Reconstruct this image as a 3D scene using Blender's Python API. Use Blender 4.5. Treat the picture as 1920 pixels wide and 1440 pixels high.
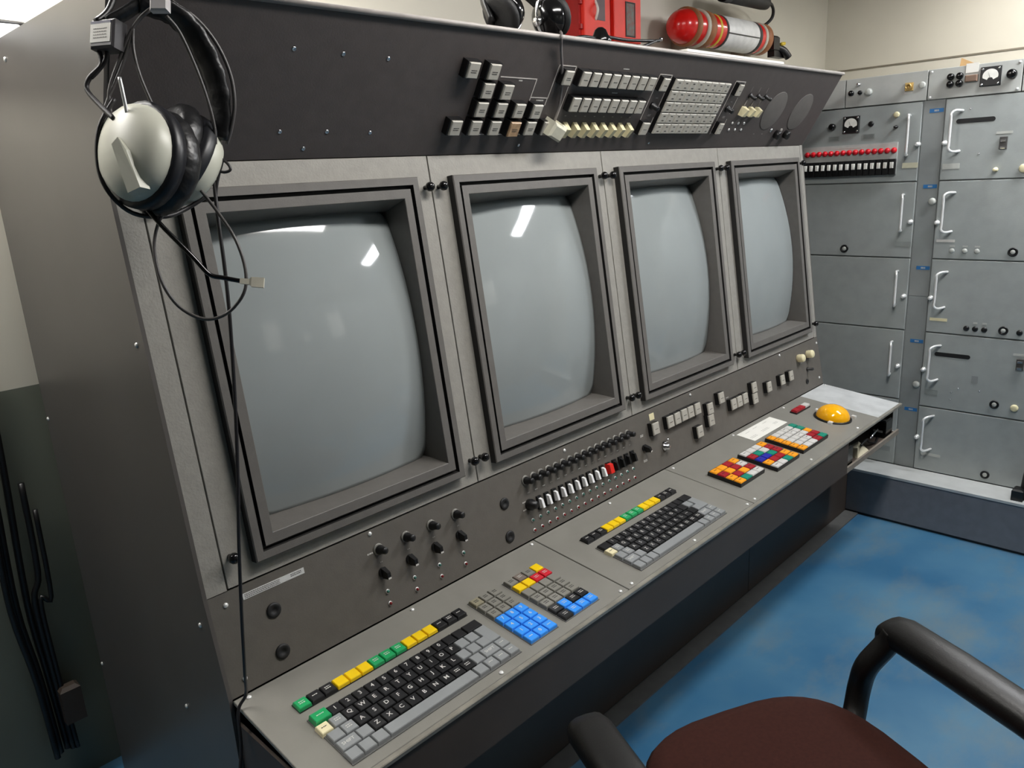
import bpy, math, random
from mathutils import Matrix, Vector
random.seed(7)
for o in list(bpy.data.objects): bpy.data.objects.remove(o)
C = bpy.context.scene.collection
SC = bpy.context.scene
U = 1.3                 # design units -> metres
FZ = 1.043              # camera height above the floor, design units
PI = math.pi

# ---------------------------------------------------------------- camera
cam = bpy.data.cameras.new('camera'); camo = bpy.data.objects.new('camera', cam); C.objects.link(camo)
cam.sensor_width = 36.0; cam.lens = 1443.77 / 1920 * 36; cam.clip_start = 0.02
RT = Vector((0.6930515, -0.7189676, -0.0525857)); FW = Vector((0.6851301, 0.6796085, -0.2621623)); UPV = Vector((0.2242239, 0.1456639, 0.96359))
m = Matrix.Identity(4)
for i in range(3):
    m[i][0] = RT[i]; m[i][1] = UPV[i]; m[i][2] = -FW[i]
m.translation = Vector((-0.33131 * U, 0, FZ * U))
camo.matrix_world = m
SC.camera = camo
# ---------------------------------------------------------------- world, exposure
w = bpy.data.worlds.new('world'); SC.world = w; w.use_nodes = True
w.node_tree.nodes['Background'].inputs[0].default_value = (0.9, 0.95, 1, 1)
w.node_tree.nodes['Background'].inputs[1].default_value = 0.05
SC.view_settings.view_transform = 'Standard'; SC.view_settings.look = 'None'
SC.view_settings.gamma = 1; SC.view_settings.use_curve_mapping = False
SC.view_settings.exposure = 0.0
LAMP_POWER = 46.0       # radiance of the fluorescent diffusers

# ---------------------------------------------------------------- helpers
def lin(c):
    r = []
    for v in c[:3]:
        v /= 255.0
        r.append(v / 12.92 if v <= .04045 else ((v + .055) / 1.055) ** 2.4)
    return (*r, 1.0)

MATS = {}
def mat(name, rgb, rough=.5, metal=0.0, var=.08, vs=30.0, bump=0.0, bs=300.0, spec=.5, rgb2=None, coat=0.0):
    if name in MATS: return MATS[name]
    mt = bpy.data.materials.new(name); mt.use_nodes = True
    nt = mt.node_tree; b = nt.nodes['Principled BSDF']
    b.inputs['Roughness'].default_value = rough; b.inputs['Metallic'].default_value = metal
    b.inputs['Specular IOR Level'].default_value = spec
    if coat: b.inputs['Coat Weight'].default_value = coat; b.inputs['Coat Roughness'].default_value = .12
    tc = nt.nodes.new('ShaderNodeTexCoord'); nz = nt.nodes.new('ShaderNodeTexNoise')
    nz.inputs['Scale'].default_value = vs; nz.inputs['Detail'].default_value = 4
    nt.links.new(tc.outputs['Object'], nz.inputs['Vector'])
    rp = nt.nodes.new('ShaderNodeValToRGB')
    c = lin(rgb); c2 = lin(rgb2) if rgb2 else None
    rp.color_ramp.elements[0].position = .35; rp.color_ramp.elements[1].position = .65
    rp.color_ramp.elements[0].color = c if c2 else tuple(min(1, x * (1 - var)) for x in c[:3]) + (1,)
    rp.color_ramp.elements[1].color = c2 if c2 else tuple(min(1, x * (1 + var)) for x in c[:3]) + (1,)
    nt.links.new(nz.outputs['Fac'], rp.inputs['Fac']); nt.links.new(rp.outputs['Color'], b.inputs['Base Color'])
    if bump:
        n2 = nt.nodes.new('ShaderNodeTexNoise'); n2.inputs['Scale'].default_value = bs; n2.inputs['Detail'].default_value = 2
        bp = nt.nodes.new('ShaderNodeBump'); bp.inputs['Strength'].default_value = bump; bp.inputs['Distance'].default_value = .002
        nt.links.new(tc.outputs['Object'], n2.inputs['Vector']); nt.links.new(n2.outputs['Fac'], bp.inputs['Height'])
        nt.links.new(bp.outputs['Normal'], b.inputs['Normal'])
    MATS[name] = mt
    return mt

def emis(name, rgb, power):
    mt = bpy.data.materials.new(name); mt.use_nodes = True
    b = mt.node_tree.nodes['Principled BSDF']
    b.inputs['Base Color'].default_value = lin((230, 230, 230)); b.inputs['Emission Color'].default_value = lin(rgb)
    b.inputs['Emission Strength'].default_value = power
    MATS[name] = mt
    return mt

class MB:
    """collects vertices and faces in design units"""
    def __init__(s): s.v = []; s.f = []; s.sm = []
    def add(s, vs, fs, M=None, smooth=False):
        k = len(s.v)
        for p in vs:
            p = Vector(p)
            s.v.append(M @ p if M is not None else p)
        for f in fs: s.f.append([i + k for i in f]); s.sm.append(smooth)
        return s
    def box(s, x0, x1, y0, y1, z0, z1, M=None):
        return s.add([(x0,y0,z0),(x1,y0,z0),(x1,y1,z0),(x0,y1,z0),(x0,y0,z1),(x1,y0,z1),(x1,y1,z1),(x0,y1,z1)],
                     [(0,3,2,1),(4,5,6,7),(0,1,5,4),(1,2,6,5),(2,3,7,6),(3,0,4,7)], M)
    def cbox(s, x0, x1, y0, y1, z0, z1, c, M=None):      # box with chamfered edges at the top (z1)
        vs = []; fs = []
        for (i, z) in ((0, z0), (0, z1 - c), (c, z1)):
            vs += [(x0+i,y0+i,z),(x1-i,y0+i,z),(x1-i,y1-i,z),(x0+i,y1-i,z)]
        fs.append((0,3,2,1)); fs.append((8,9,10,11))
        for k in (0, 4):
            for j in range(4): fs.append((k+j, k+(j+1)%4, k+4+(j+1)%4, k+4+j))
        return s.add(vs, fs, M)
    def loops(s, L, M=None, cap0=False, cap1=False, smooth=False):   # list of rings of equal length
        n = len(L[0]); vs = [p for r in L for p in r]; fs = []
        for k in range(len(L) - 1):
            for j in range(n): fs.append((k*n+j, k*n+(j+1)%n, (k+1)*n+(j+1)%n, (k+1)*n+j))
        if cap0: fs.append(tuple(reversed(range(n))))
        if cap1: fs.append(tuple(range((len(L)-1)*n, len(L)*n)))
        return s.add(vs, fs, M, smooth)
    def lathe(s, prof, n=16, M=None, smooth=True, cap0=True, cap1=True, sx=1.0, sy=1.0):   # prof: (r, z)
        L = [[(r*math.cos(2*PI*j/n)*sx, r*math.sin(2*PI*j/n)*sy, z) for j in range(n)] for r, z in prof]
        return s.loops(L, M, cap0, cap1, smooth)
    def tube(s, pts, r, n=8, rad=None, res=5, sub=True, flat=1.0):
        P = [Vector(p) for p in pts]
        if sub and len(P) > 2:
            Q = []
            for i in range(len(P) - 1):
                p0 = P[max(0, i-1)]; p1 = P[i]; p2 = P[i+1]; p3 = P[min(len(P)-1, i+2)]
                for k in range(res):
                    t = k / res
                    Q.append(.5*((2*p1)+(-p0+p2)*t+(2*p0-5*p1+4*p2-p3)*t*t+(-p0+3*p1-3*p2+p3)*t**3))
            Q.append(P[-1]); P = Q
        L = []; up = None
        for i, p in enumerate(P):
            d = (P[min(len(P)-1, i+1)] - P[max(0, i-1)]).normalized()
            if up is None: up = d.orthogonal().normalized()
            up = (up - d * up.dot(d)).normalized(); sd = d.cross(up)
            rr = r if rad is None else rad(i / (len(P)-1))
            L.append([p + up*rr*flat*math.cos(2*PI*j/n) + sd*rr*math.sin(2*PI*j/n) for j in range(n)])
        return s.loops(L, None, True, True, True)
    def prism(s, poly, a0, a1, axes=(0,1,2), M=None):    # poly in (axes[0],axes[1]) extruded along axes[2]
        n = len(poly); vs = []
        for a in (a0, a1):
            for p in poly:
                q = [0,0,0]; q[axes[0]] = p[0]; q[axes[1]] = p[1]; q[axes[2]] = a; vs.append(tuple(q))
        fs = [tuple(reversed(range(n))), tuple(range(n, 2*n))] + [(j,(j+1)%n,n+(j+1)%n,n+j) for j in range(n)]
        return s.add(vs, fs, M)
    def mesh(s, name, mt, origin=(0,0,0)):
        me = bpy.data.meshes.new(name); o = Vector(origin)
        me.from_pydata([tuple((p - o) * U) for p in s.v], [], s.f)
        me.polygons.foreach_set('use_smooth', s.sm)
        mts = mt if isinstance(mt, (list, tuple)) else [mt]
        for x in mts: me.materials.append(x)
        me.update()
        import bmesh as _b
        bm = _b.new(); bm.from_mesh(me); _b.ops.recalc_face_normals(bm, faces=bm.faces); bm.to_mesh(me); bm.free()
        return me

WM = {}
def wpt(p): return Vector((p[0]*U, p[1]*U, (p[2]+FZ)*U))
def put(name, me, M, parent=None):
    o = bpy.data.objects.new(name, me); C.objects.link(o)
    if parent is not None:
        o.parent = parent; o.matrix_basis = WM[parent].inverted() @ M
    else: o.matrix_basis = M
    WM[o] = M
    return o
def tag(o, label, cat, group=None):
    o['label'] = label; o['category'] = cat
    if group: o['group'] = group
    return o
def thing(name, label, cat, base, group=None):
    o = put(name, None, Matrix.Translation(wpt(base))); o.empty_display_size = .05
    return tag(o, label, cat, group)
def raw(name, mb, mt, parent=None):      # mesh given in design world coordinates
    lo = [min(p[i] for p in mb.v) for i in range(3)]; hi = [max(p[i] for p in mb.v) for i in range(3)]
    org = ((lo[0]+hi[0])/2, (lo[1]+hi[1])/2, lo[2])
    return put(name, mb.mesh(name, mt, org), Matrix.Translation(wpt(org)), parent)
def struct(name, mb, mt):
    o = raw(name, mb, mt); o['kind'] = 'structure'; return o

class Frame:                              # a panel's plane: x along, t up the panel, n outwards
    def __init__(s, O, ex, et, en): s.O = Vector(O); s.A = [Vector(ex), Vector(et), Vector(en)]
    def mat(s, x=0, t=0, n=0, rz=0):
        R = Matrix.Identity(4)
        for c in range(3):
            for r in range(3): R[r][c] = s.A[c][r]
        R = R @ Matrix.Rotation(rz, 4, 'Z')
        R.translation = wpt(s.pt(x, t, n)); return R
    def pt(s, x, t, n): return s.O + s.A[0]*x + s.A[1]*t + s.A[2]*n
P0 = (.6435, -.6436); P1 = (.8538, -.6202); P2 = (.8800, -.4869); P3 = (.9469, .0354); P4 = (.8439, .2068)
def prof(a, b):
    d = Vector((0, b[0]-a[0], b[1]-a[1])); L = d.length; d.normalize()
    return Frame((0, a[0], a[1]), (1,0,0), d, (0, -d.z, d.y)), L
DESK, LD = prof(P0, P1); SW, LS = prof(P1, P2); SCR, LC = prof(P2, P3); HD, LH = prof(P3, P4)
XEND = 1.785
XR = 1.9948
RACK = Frame((XR, 0, 0), (0,-1,0), (0,0,1), (-1,0,0))     # x = -y, t = z
WORLD = Frame((0,0,0), (1,0,0), (0,1,0), (0,0,1))
CACHE = {}
def shared(key, build, mt):
    if key not in CACHE: CACHE[key] = build().mesh(key, mt)
    return CACHE[key]

def text_mb(s, h, key=None):             # lettering as flat outlines, cap height h, centred
    cu = bpy.data.curves.new('t', 'FONT'); cu.body = s; cu.size = 1; cu.resolution_u = 2; cu.offset = .014 if len(s) == 1 else .004
    o = bpy.data.objects.new('t', cu); C.objects.link(o)
    bpy.context.view_layer.update()
    me = o.evaluated_get(bpy.context.evaluated_depsgraph_get()).to_mesh()
    vs = [tuple(v.co) for v in me.vertices]; fs = [tuple(p.vertices) for p in me.polygons]
    o.evaluated_get(bpy.context.evaluated_depsgraph_get()).to_mesh_clear()
    bpy.data.objects.remove(o); bpy.data.curves.remove(cu)
    x0 = min(v[0] for v in vs); x1 = max(v[0] for v in vs); y0 = min(v[1] for v in vs); y1 = max(v[1] for v in vs)
    k = h / .7
    mb = MB(); mb.add([((v[0]-(x0+x1)/2)*k, (v[1]-(y0+y1)/2)*k, 0) for v in vs], fs)
    return mb
def bars_mb(w, rows, h=.0009, gap=.0022, broken=True):     # illegible small print: short strokes in lines
    mb = MB(); rnd = random.Random(int(w*1e5)+rows)
    for r in range(rows):
        y = (rows-1)/2*gap - r*gap; x = -w/2
        while x < w/2 - .0004:
            l = min(rnd.uniform(.0008, .0026), w/2 - x); mb.box(x, x+l, y-h/2, y+h/2, 0, .0002); x += l + .0007
    return mb

# ---------------------------------------------------------------- materials
m_wall = mat('cream_wall_paint', (206, 201, 186), .45, var=.03, vs=3)
m_ceil = mat('ceiling_paint', (112, 105, 100), .7, var=.03, vs=3)
m_panel = mat('light_grey_textured_enamel', (148, 145, 138), .5, var=.05, vs=60, bump=.25, bs=260)
m_bezel = mat('dark_bezel_enamel', (102, 99, 95), .45, var=.05, vs=40, bump=.1, bs=300)
m_groove_side = mat('dark_skirt_rubber', (34, 33, 32), .6)  # bezel groove tone; on the bezel's outer walls it paints in their shadow
m_groove = mat('black_groove', (14, 14, 15), .6)
m_header = mat('brown_grey_panel_enamel', (76, 70, 68), .5, var=.06, vs=40, bump=.1, bs=350)
m_switch = mat('taupe_panel_enamel', (96, 92, 86), .5, var=.05, vs=40, bump=.1, bs=350)
m_desk = mat('grey_desk_laminate', (128, 126, 119), .38, var=.05, vs=14, bump=.05, bs=400)
m_side = mat('side_panel_enamel', (88, 84, 81), .35, var=.05, vs=5)
m_dark = mat('dark_shell_enamel', (64, 55, 48), .5, var=.08, vs=8)
m_black = mat('black_plastic', (17, 17, 18), .4, var=.1)
m_blackg = mat('glossy_black_plastic', (14, 14, 15), .15, var=.1)
m_rubber = mat('black_rubber', (22, 22, 23), .6, var=.1, vs=60, bump=.2, bs=200)
m_chrome = mat('chrome', (220, 220, 222), .18, 1.0, var=.02)
m_steel = mat('brushed_steel', (205, 205, 205), .38, .6, var=.08, vs=20)
m_lever_glint = mat('bright_aluminium', (240, 240, 240), .35, .0, var=.02)  # diffuse white: lamp highlights on the black levers, put into the colour
m_glint_metal = mat('bright_zinc_fastener', (236, 236, 234), .3, .35, var=.02)  # pale diffuse metal: chrome glints of rings, screws and handles painted in
m_white = mat('white_paper', (232, 230, 222), .6, var=.02)
m_cap = mat('ivory_grey_button_cap', (176, 172, 162), .4, var=.05, vs=50)
m_cream = mat('cream_plastic', (226, 216, 176), .4, var=.03)
m_line = mat('panel_marking_paint', (150, 145, 140), .6)
m_mark = mat('header_marking_paint', (196, 190, 184), .6)
m_print = mat('dark_print', (60, 58, 56), .7)
m_wprint = mat('white_print', (205, 203, 198), .6)
m_glass = mat('crt_glass', (148, 154, 154), .06, var=.03, vs=6, spec=.6)
KC = {}
for n, c in dict(K=(26,26,28), G=(138,141,142), Y=(245,205,10), N=(28,158,92), B=(52,148,246), R=(205,28,46), W=(206,204,200), C=(232,222,182),
                 O=(246,160,26), T=(16,132,110), V=(34,36,160), D=(160,22,36), g=(128,126,118), t=(140,134,112), s=(118,106,98)).items():
    KC[n] = mat('key_plastic_' + {'K':'black','G':'grey','Y':'yellow','N':'green','B':'blue','R':'red','W':'white','C':'cream','O':'orange','T':'teal','V':'navy','D':'crimson','g':'warm_grey','t':'tan','s':'faded_brown'}[n], c, .35, var=.03, coat=.1)
m_bed = mat('keyboard_bed', (92, 92, 90), .6)
m_tape = mat('label_tape', (205, 205, 203), .5, var=.03)
m_lred = mat('red_lens', (120, 22, 28), .2); m_lgrn = mat('green_lens', (60, 110, 100), .2)
m_redp = mat('red_plastic', (226, 40, 32), .35, var=.03)

# ---------------------------------------------------------------- lamps of the room (ceiling fluorescents)
CEIL = .66
m_tube = emis('fluorescent_diffuser', (255, 252, 248), LAMP_POWER)
m_tube2 = emis('fluorescent_diffuser_new_tubes', (250, 252, 255), LAMP_POWER * 1.35)  # lamp by the racks, strength raised to brighten the rack fronts
m_tube3 = emis('fluorescent_diffuser_wide', (255, 252, 248), LAMP_POWER * .82)
m_fix = mat('lamp_housing_white', (225, 225, 222), .5)
def lamp(x0, x1, y0, y1, label, tube=None):
    t = thing('ceiling_lamp', label, 'lamp', ((x0+x1)/2, (y0+y1)/2, CEIL-.03), 'fluorescent ceiling lamps')
    raw('housing', MB().box(x0-.02, x1+.02, y0-.02, y1+.02, CEIL-.02, CEIL), m_fix, t)
    raw('diffuser', MB().cbox(x0, x1, y0, y1, 0, .022, .008, Matrix.Translation((0,0,CEIL-.02)) @ Matrix.Scale(-1, 4, (0,0,1))), tube or m_tube, t)
lamp(.30, 1.0, .20, .36, 'fluorescent ceiling lamp mirrored along the top of the nearest screen', m_tube3)
lamp(1.78, 1.94, -.28, .36, 'fluorescent ceiling lamp beside the racks, mirrored on the second screen', m_tube2)
lamp(-.70, .45, 1.16, 1.26, 'fluorescent ceiling lamp over the back of the console')
lamp(2.64, 2.72, .35, .85, 'fluorescent ceiling lamp above the racks by the right wall')

# ---------------------------------------------------------------- the room
X0R, X1R, Y0R, Y1R = -1.5, 3.1, -1.35, 1.45
def floor_mat():
    mt = mat('blue_linoleum', (44, 96, 132), .45, vs=2.6, rgb2=(76, 121, 149))
    nt = mt.node_tree; b = nt.nodes['Principled BSDF']; tc = nt.nodes['Texture Coordinate']
    old = b.inputs['Base Color'].links[0].from_socket
    n2 = nt.nodes.new('ShaderNodeTexNoise'); n2.inputs['Scale'].default_value = 1.3; n2.inputs['Detail'].default_value = 6; n2.inputs['Roughness'].default_value = .7
    mp = nt.nodes.new('ShaderNodeMapping'); mp.inputs['Scale'].default_value = (1.0, 1.8, 1); mp.inputs['Rotation'].default_value = (0, 0, .7)
    nt.links.new(tc.outputs['Object'], mp.inputs['Vector']); nt.links.new(mp.outputs['Vector'], n2.inputs['Vector'])
    rp = nt.nodes.new('ShaderNodeValToRGB'); rp.color_ramp.elements[0].position = .47; rp.color_ramp.elements[1].position = .75
    nt.links.new(n2.outputs['Fac'], rp.inputs['Fac'])
    mx = nt.nodes.new('ShaderNodeMix'); mx.data_type = 'RGBA'
    nt.links.new(rp.outputs['Color'], mx.inputs[0]); nt.links.new(old, mx.inputs[6]); mx.inputs[7].default_value = lin((112, 122, 120))
    nt.links.new(mx.outputs[2], b.inputs['Base Color'])
    return mt
struct('floor', MB().box(X0R, X1R, Y0R, Y1R, -FZ-.03, -FZ), floor_mat())
struct('ceiling', MB().box(X0R, X1R, Y0R, Y1R, CEIL, CEIL+.03), m_ceil)
def two_tone():
    mt = mat('two_tone_wall_paint', (212, 207, 192), .45, var=.03, vs=3)
    nt = mt.node_tree; b = nt.nodes['Principled BSDF']; old = b.inputs['Base Color'].links[0].from_socket
    g = nt.nodes.new('ShaderNodeNewGeometry'); sp = nt.nodes.new('ShaderNodeSeparateXYZ'); nt.links.new(g.outputs['Position'], sp.inputs[0])
    lt = nt.nodes.new('ShaderNodeMath'); lt.operation = 'LESS_THAN'; lt.inputs[1].default_value = (-.297 + FZ) * U
    nt.links.new(sp.outputs['Z'], lt.inputs[0])
    mx = nt.nodes.new('ShaderNodeMix'); mx.data_type = 'RGBA'; nt.links.new(lt.outputs[0], mx.inputs[0]); nt.links.new(old, mx.inputs[6])
    mx.inputs[7].default_value = lin((108, 112, 100)); nt.links.new(mx.outputs[2], b.inputs['Base Color'])
    return mt
m_two = two_tone()
m_grn = mat('grey_green_wall_paint', (84, 86, 78), .5, var=.04, vs=3)
struct('wall_back', MB().box(X0R, X1R, Y1R, Y1R+.03, -FZ, CEIL), m_two)
struct('wall_right', MB().box(X1R, X1R+.03, Y0R, Y1R, -FZ, CEIL), m_wall)
struct('wall_left', MB().box(X0R-.03, X0R, Y0R, Y1R, -FZ, CEIL), m_grn)
struct('wall_front', MB().box(X0R, X1R, Y0R-.03, Y0R, -FZ, CEIL), m_grn)
m_seam = mat('wall_seam_shadow_gap', (120, 112, 96), .7)
struct('trim_1', MB().box(X1R-.004, X1R, Y0R, Y1R-.001, .338, .344), m_seam)
struct('trim_2', MB().box(.0, 1.897, .772, .8095, -FZ, -FZ+.004), mat('floor_edge_strip', (92, 92, 90), .5))

# ---------------------------------------------------------------- console cabinet
con = thing('console_cabinet', 'long grey sheet metal operator console carrying four screens and keyboards', 'console', (.9, 1.0, -FZ))
side = [(P4[0]+.002, P4[1]), (1.41, P4[1]), (1.41, -FZ), (P1[0], -FZ), (P1[0], P1[1]), P2, P3]
def sidemesh(x0, x1):
    # Y,Z polygon made of convex pieces sharing edges
    mb = MB()
    mb.prism(side, x0, x1, (1,2,0)); return mb
sp_ = raw('side_panel', sidemesh(-.005, 0), m_side, con)
raw('side_panel', sidemesh(XEND, XEND+.004), m_side, con)
screw = lambda: MB().lathe([(.0034,0),(.0034,.0007),(.0027,.0018),(.001,.0024)], 10)
def scr(parent, M): return put('screw', shared('screw', screw, m_glint_metal), M, parent)
SIDEF = Frame((-.005,0,0), (0,-1,0), (0,0,1), (-1,0,0))
for y, z in [(.943,-.171),(1.40,-.347),(.902,-.529),(1.40,-.81),(1.007,-.702),(1.223,.180)]: scr(sp_, SIDEF.mat(-y, z, 0))
raw('top_panel', MB().box(0, XEND, P4[0]+.004, 1.41, P4[1]-.004, P4[1]), m_side, con)
mb = MB().tube([(0, P4[0]+.001, P4[1]-.003), (XEND, P4[0]+.001, P4[1]-.003)], .0038, 10, sub=False)
raw('top_edge_lip', mb, mat('pale_edge_enamel', (170, 164, 160), .3), con)
raw('back_panel', MB().box(0, XEND, 1.406, 1.41, -FZ, P4[1]-.005), m_side, con)
def in_frame(F, mb):                       # panel coordinates -> design world
    q = MB(); q.f = mb.f; q.sm = mb.sm; q.v = [F.pt(*p) for p in mb.v]; return q
raw('end_trim', in_frame(SCR, MB().box(0, .0262, 0, LC, -.006, .0)), m_panel, con)
raw('end_trim', in_frame(SCR, MB().box(1.7712, XEND, 0, LC, -.006, .0)), m_panel, con)
ap = raw('apron', MB().box(0, 1.432, P0[0]-.001, P0[0]+.004, -.729, -.650), m_dark, con)
raw('apron_end_plate', MB().box(0, .004, P0[0]+.004, P1[0], -.729, -.652), m_dark, con)
raw('tray', MB().box(0, XEND, P0[0], .81, -.729, -.724), m_dark, con)
raw('tray_lip', MB().box(1.432, XEND, P0[0]-.001, P0[0]+.004, -.729, -.716), mat('worn_tray_edge', (120, 112, 102), .6), con)
for a, b in ((0, 1.283), (1.285, 1.897)):
    k = raw('kick_panel', MB().box(a, b, .81, .816, -FZ+.004, -.7295), m_dark, con)
raw('edge_strip', in_frame(DESK, MB().cbox(0, XEND, -.004, .0035, -.005, .0012, .001)), mat('worn_edge_metal', (146, 142, 132), .3, .3, var=.15, vs=25), con)
raw('end_plate', MB().box(XEND-.004, XEND, .66, .85, -.724, -.655), m_dark, con)

# ---------------------------------------------------------------- the four display monitors
def rr(cx, cy, hw, hh, r, n, k=6):         # rounded rectangle ring
    L = []; m = 12
    for (sx, sy, a0) in ((1,1,0),(-1,1,PI/2),(-1,-1,PI),(1,-1,3*PI/2)):
        for j in range(k+1):
            a = a0 + PI/2*j/k
            L.append((cx+sx*(hw-r)+r*math.cos(a), cy+sy*(hh-r)+r*math.sin(a), n))
        e = L[-1]                                            # points along the straight side that follows
        nx, ny = {(1,1): (-1,1), (-1,1): (-1,-1), (-1,-1): (1,-1), (1,-1): (1,1)}[(sx, sy)]
        b = a0 + PI/2
        q = (cx+nx*(hw-r)+r*math.cos(b), cy+ny*(hh-r)+r*math.sin(b), n)
        for j in range(1, m): L.append((e[0]+(q[0]-e[0])*j/m, e[1]+(q[1]-e[1])*j/m, n))
    return L
def bez(cx, y0, y1, hw, n): return [(cx-hw,y0,n),(cx+hw,y0,n),(cx+hw,y1,n),(cx-hw,y1,n)]
def knobprof(): return MB().lathe([(.0035,0),(.0035,.007),(.0052,.008),(.0072,.011),(.0072,.015),(.005,.0185),(.002,.0195)], 12)
MON = [(.0282, .4636, .2476), (.4656, .897, .6811), (.899, 1.3348, 1.1145), (1.3368, 1.7702, 1.5523)]
names = ['display monitor nearest the hanging headset, its glass mirroring a long lamp', 'second display monitor from the hanging headset, between two other screens',
         'third display monitor from the hanging headset', 'display monitor at the far end of the console, beside the racks']
CY = .2588
for i, (xa, xb, cx) in enumerate(MON):
    t = thing('display_monitor', names[i], 'monitor', SCR.pt(cx, 0, 0), 'display monitors of the console')
    # mounting panel with an opening
    mb = MB()
    A = bez(0,0,0,0,0)
    out = lambda n: [(xa,.0012,n),(xb,.0012,n),(xb,LC-.0012,n),(xa,LC-.0012,n)]
    mb.loops([out(-.006), out(-.0006), [(xa+.0006,.0018,0),(xb-.0006,.0018,0),(xb-.0006,LC-.0018,0),(xa+.0006,LC-.0018,0)], bez(cx,.03,.487,.176,0), bez(cx,.03,.487,.176,-.006)])
    raw('mounting_panel', in_frame(SCR, mb), m_panel, t)
    b0, b1 = .0235, .4935
    mb = MB(); L = [(.182,b0,b1,.0125),(.1805,b0+.0015,b1-.0015,.014),(.1705,b0+.0115,b1-.0115,.014)]
    mb.loops([bez(cx,y0,y1,hw,n) for hw,y0,y1,n in L])
    fr = raw('bezel', in_frame(SCR, mb), m_bezel, t)
    raw('bezel_skirt', in_frame(SCR, MB().loops([bez(cx,b0,b1,.182,0), bez(cx,b0,b1,.182,.0125)])), m_groove_side, fr)  # outer wall of the bezel, shadow put in as dark colour
    mb = MB(); L = [(.1705,b0+.0115,b1-.0115,.014),(.1700,b0+.012,b1-.012,.004),(.1655,b0+.0165,b1-.0165,.004),(.165,b0+.017,b1-.017,.0125)]
    mb.loops([bez(cx,y0,y1,hw,n) for hw,y0,y1,n in L])
    raw('groove', in_frame(SCR, mb), m_groove_side, fr)
    mb = MB(); L = [(.165,b0+.017,b1-.017,.0125),(.1525,.0540,.4635,.0125),(.1518,.0547,.4628,.0118)]
    mb.loops([bez(cx,y0,y1,hw,n) for hw,y0,y1,n in L])
    raw('inner_frame', in_frame(SCR, mb), m_bezel, fr)
    mb = MB(); L = [(.1518,.0547,.4628,.0118),(.1485,.0625,.4515,-.03),(.1478,.064,.449,-.062)]
    mb.loops([bez(cx,y0,y1,hw,n) for hw,y0,y1,n in L], cap1=True)
    raw('hood', in_frame(SCR, mb), m_bezel, fr)
    # glass face of the tube
    mb = MB(); rings = []
    nr = 22
    for q in range(nr, 0, -1):
        f = q / nr; ring = []
        for (x, y, _) in rr(0, 0, .1494*f, .1985*f, .024*f, 0, 8):
            ring.append((cx+x, CY+y-.0015, .006 - x*x/(2*.71) - y*y/(2*.63)))
        rings.append(ring)
    e = [(cx+(p[0]-cx)*.985, CY+(p[1]-CY)*.985, p[2]-.012) for p in rings[0]]
    mb.loops([e]+rings, cap1=True, smooth=True)
    raw('screen', in_frame(SCR, mb), m_glass, t)
    for kx, ks in ((xa+.0125, .478), (xb-.0125, .478), (xa+.0105, .0413), (xb-.0105, .0413)):
        put('thumbscrew', shared('thumbscrew', knobprof, m_blackg), SCR.mat(kx, ks, 0), t)

# ---------------------------------------------------------------- generic controls
def button(parent, F, x, t, w=.0235, h=.0245, d=.012, n=0, capm=None, rows=2, legend=True, bw=None):
    capm = capm or m_cap; bw = bw or w + .002
    b = put('button', shared('button_body_%.4f_%.4f_%.4f' % (bw,h,d), lambda: MB().box(-bw/2, bw/2, -h/2-.0012, h/2+.0012, 0, d-.002), m_black), F.mat(x, t, n), parent)
    put('cap', shared('cap_%.4f_%.4f_%.4f_%s' % (w,h,d,capm.name), lambda: MB().cbox(-w/2, w/2, -h/2, h/2, d-.0025, d+.0015, .0012), capm), F.mat(x, t, n), b)
    if legend and rows:
        put('legend', shared('btn_legend_%d_%.4f' % (rows, w), lambda: bars_mb(w*.5, rows, .0011, .003), m_print), F.mat(x, t-.001, n+d+.0016), b)
    return b
def line(parent, F, pts, wd=.0016):
    mb = MB()
    for a, b in zip(pts[:-1], pts[1:]):
        x0, x1 = sorted((a[0], b[0])); t0, t1 = sorted((a[1], b[1]))
        mb.box(x0-wd/2, x1+wd/2, t0-wd/2, t1+wd/2, .0001, .0005)
    return put('marking_line', mb.mesh('marking_line', m_mark), F.mat(0,0,0), parent)
def print_(parent, F, x, t, w, rows=1, mt=None, h=.0012, gap=.0026, rz=0, n=.0002):
    mt = mt or m_line
    return put('lettering', shared('print_%.4f_%d_%s_%.4f' % (w,rows,mt.name,h), lambda: bars_mb(w, rows, h, gap), mt), F.mat(x, t, n, rz), parent)
def wedge():                                # pointer knob
    mb = MB(); mb.lathe([(.0072,0),(.0072,.003),(.006,.0035)], 14)
    mb.loops([[(-.0038,-.0085,.0035),(.0038,-.0085,.0035),(.0038,.0075,.0035),(-.0038,.0075,.0035)], [(-.0028,-.0085,.0165),(.0028,-.0085,.0165),(.0028,.001,.0165),(-.0028,.001,.0165)]], cap0=True, cap1=True)
    return mb
def wedge_stripe(): return MB().box(-.0026,.0026,-.0088,-.0064,.0155,.0169)
def roundknob(): return MB().lathe([(.0072,0),(.0072,.004),(.0056,.005),(.0052,.0165),(.0046,.0175)], 14)
def collar(): return MB().lathe([(.0088,0),(.0088,.0012),(.0078,.002)], 16)
def lens(): return MB().lathe([(.0024,0),(.0024,.0018),(.0016,.003),(.0006,.0034)], 10)
def lensring(): return MB().lathe([(.0034,0),(.0034,.0010),(.0026,.0014)], 10)
m_ringg = mat('knob_collar_grey', (128,126,120), .35, .3)

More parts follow.
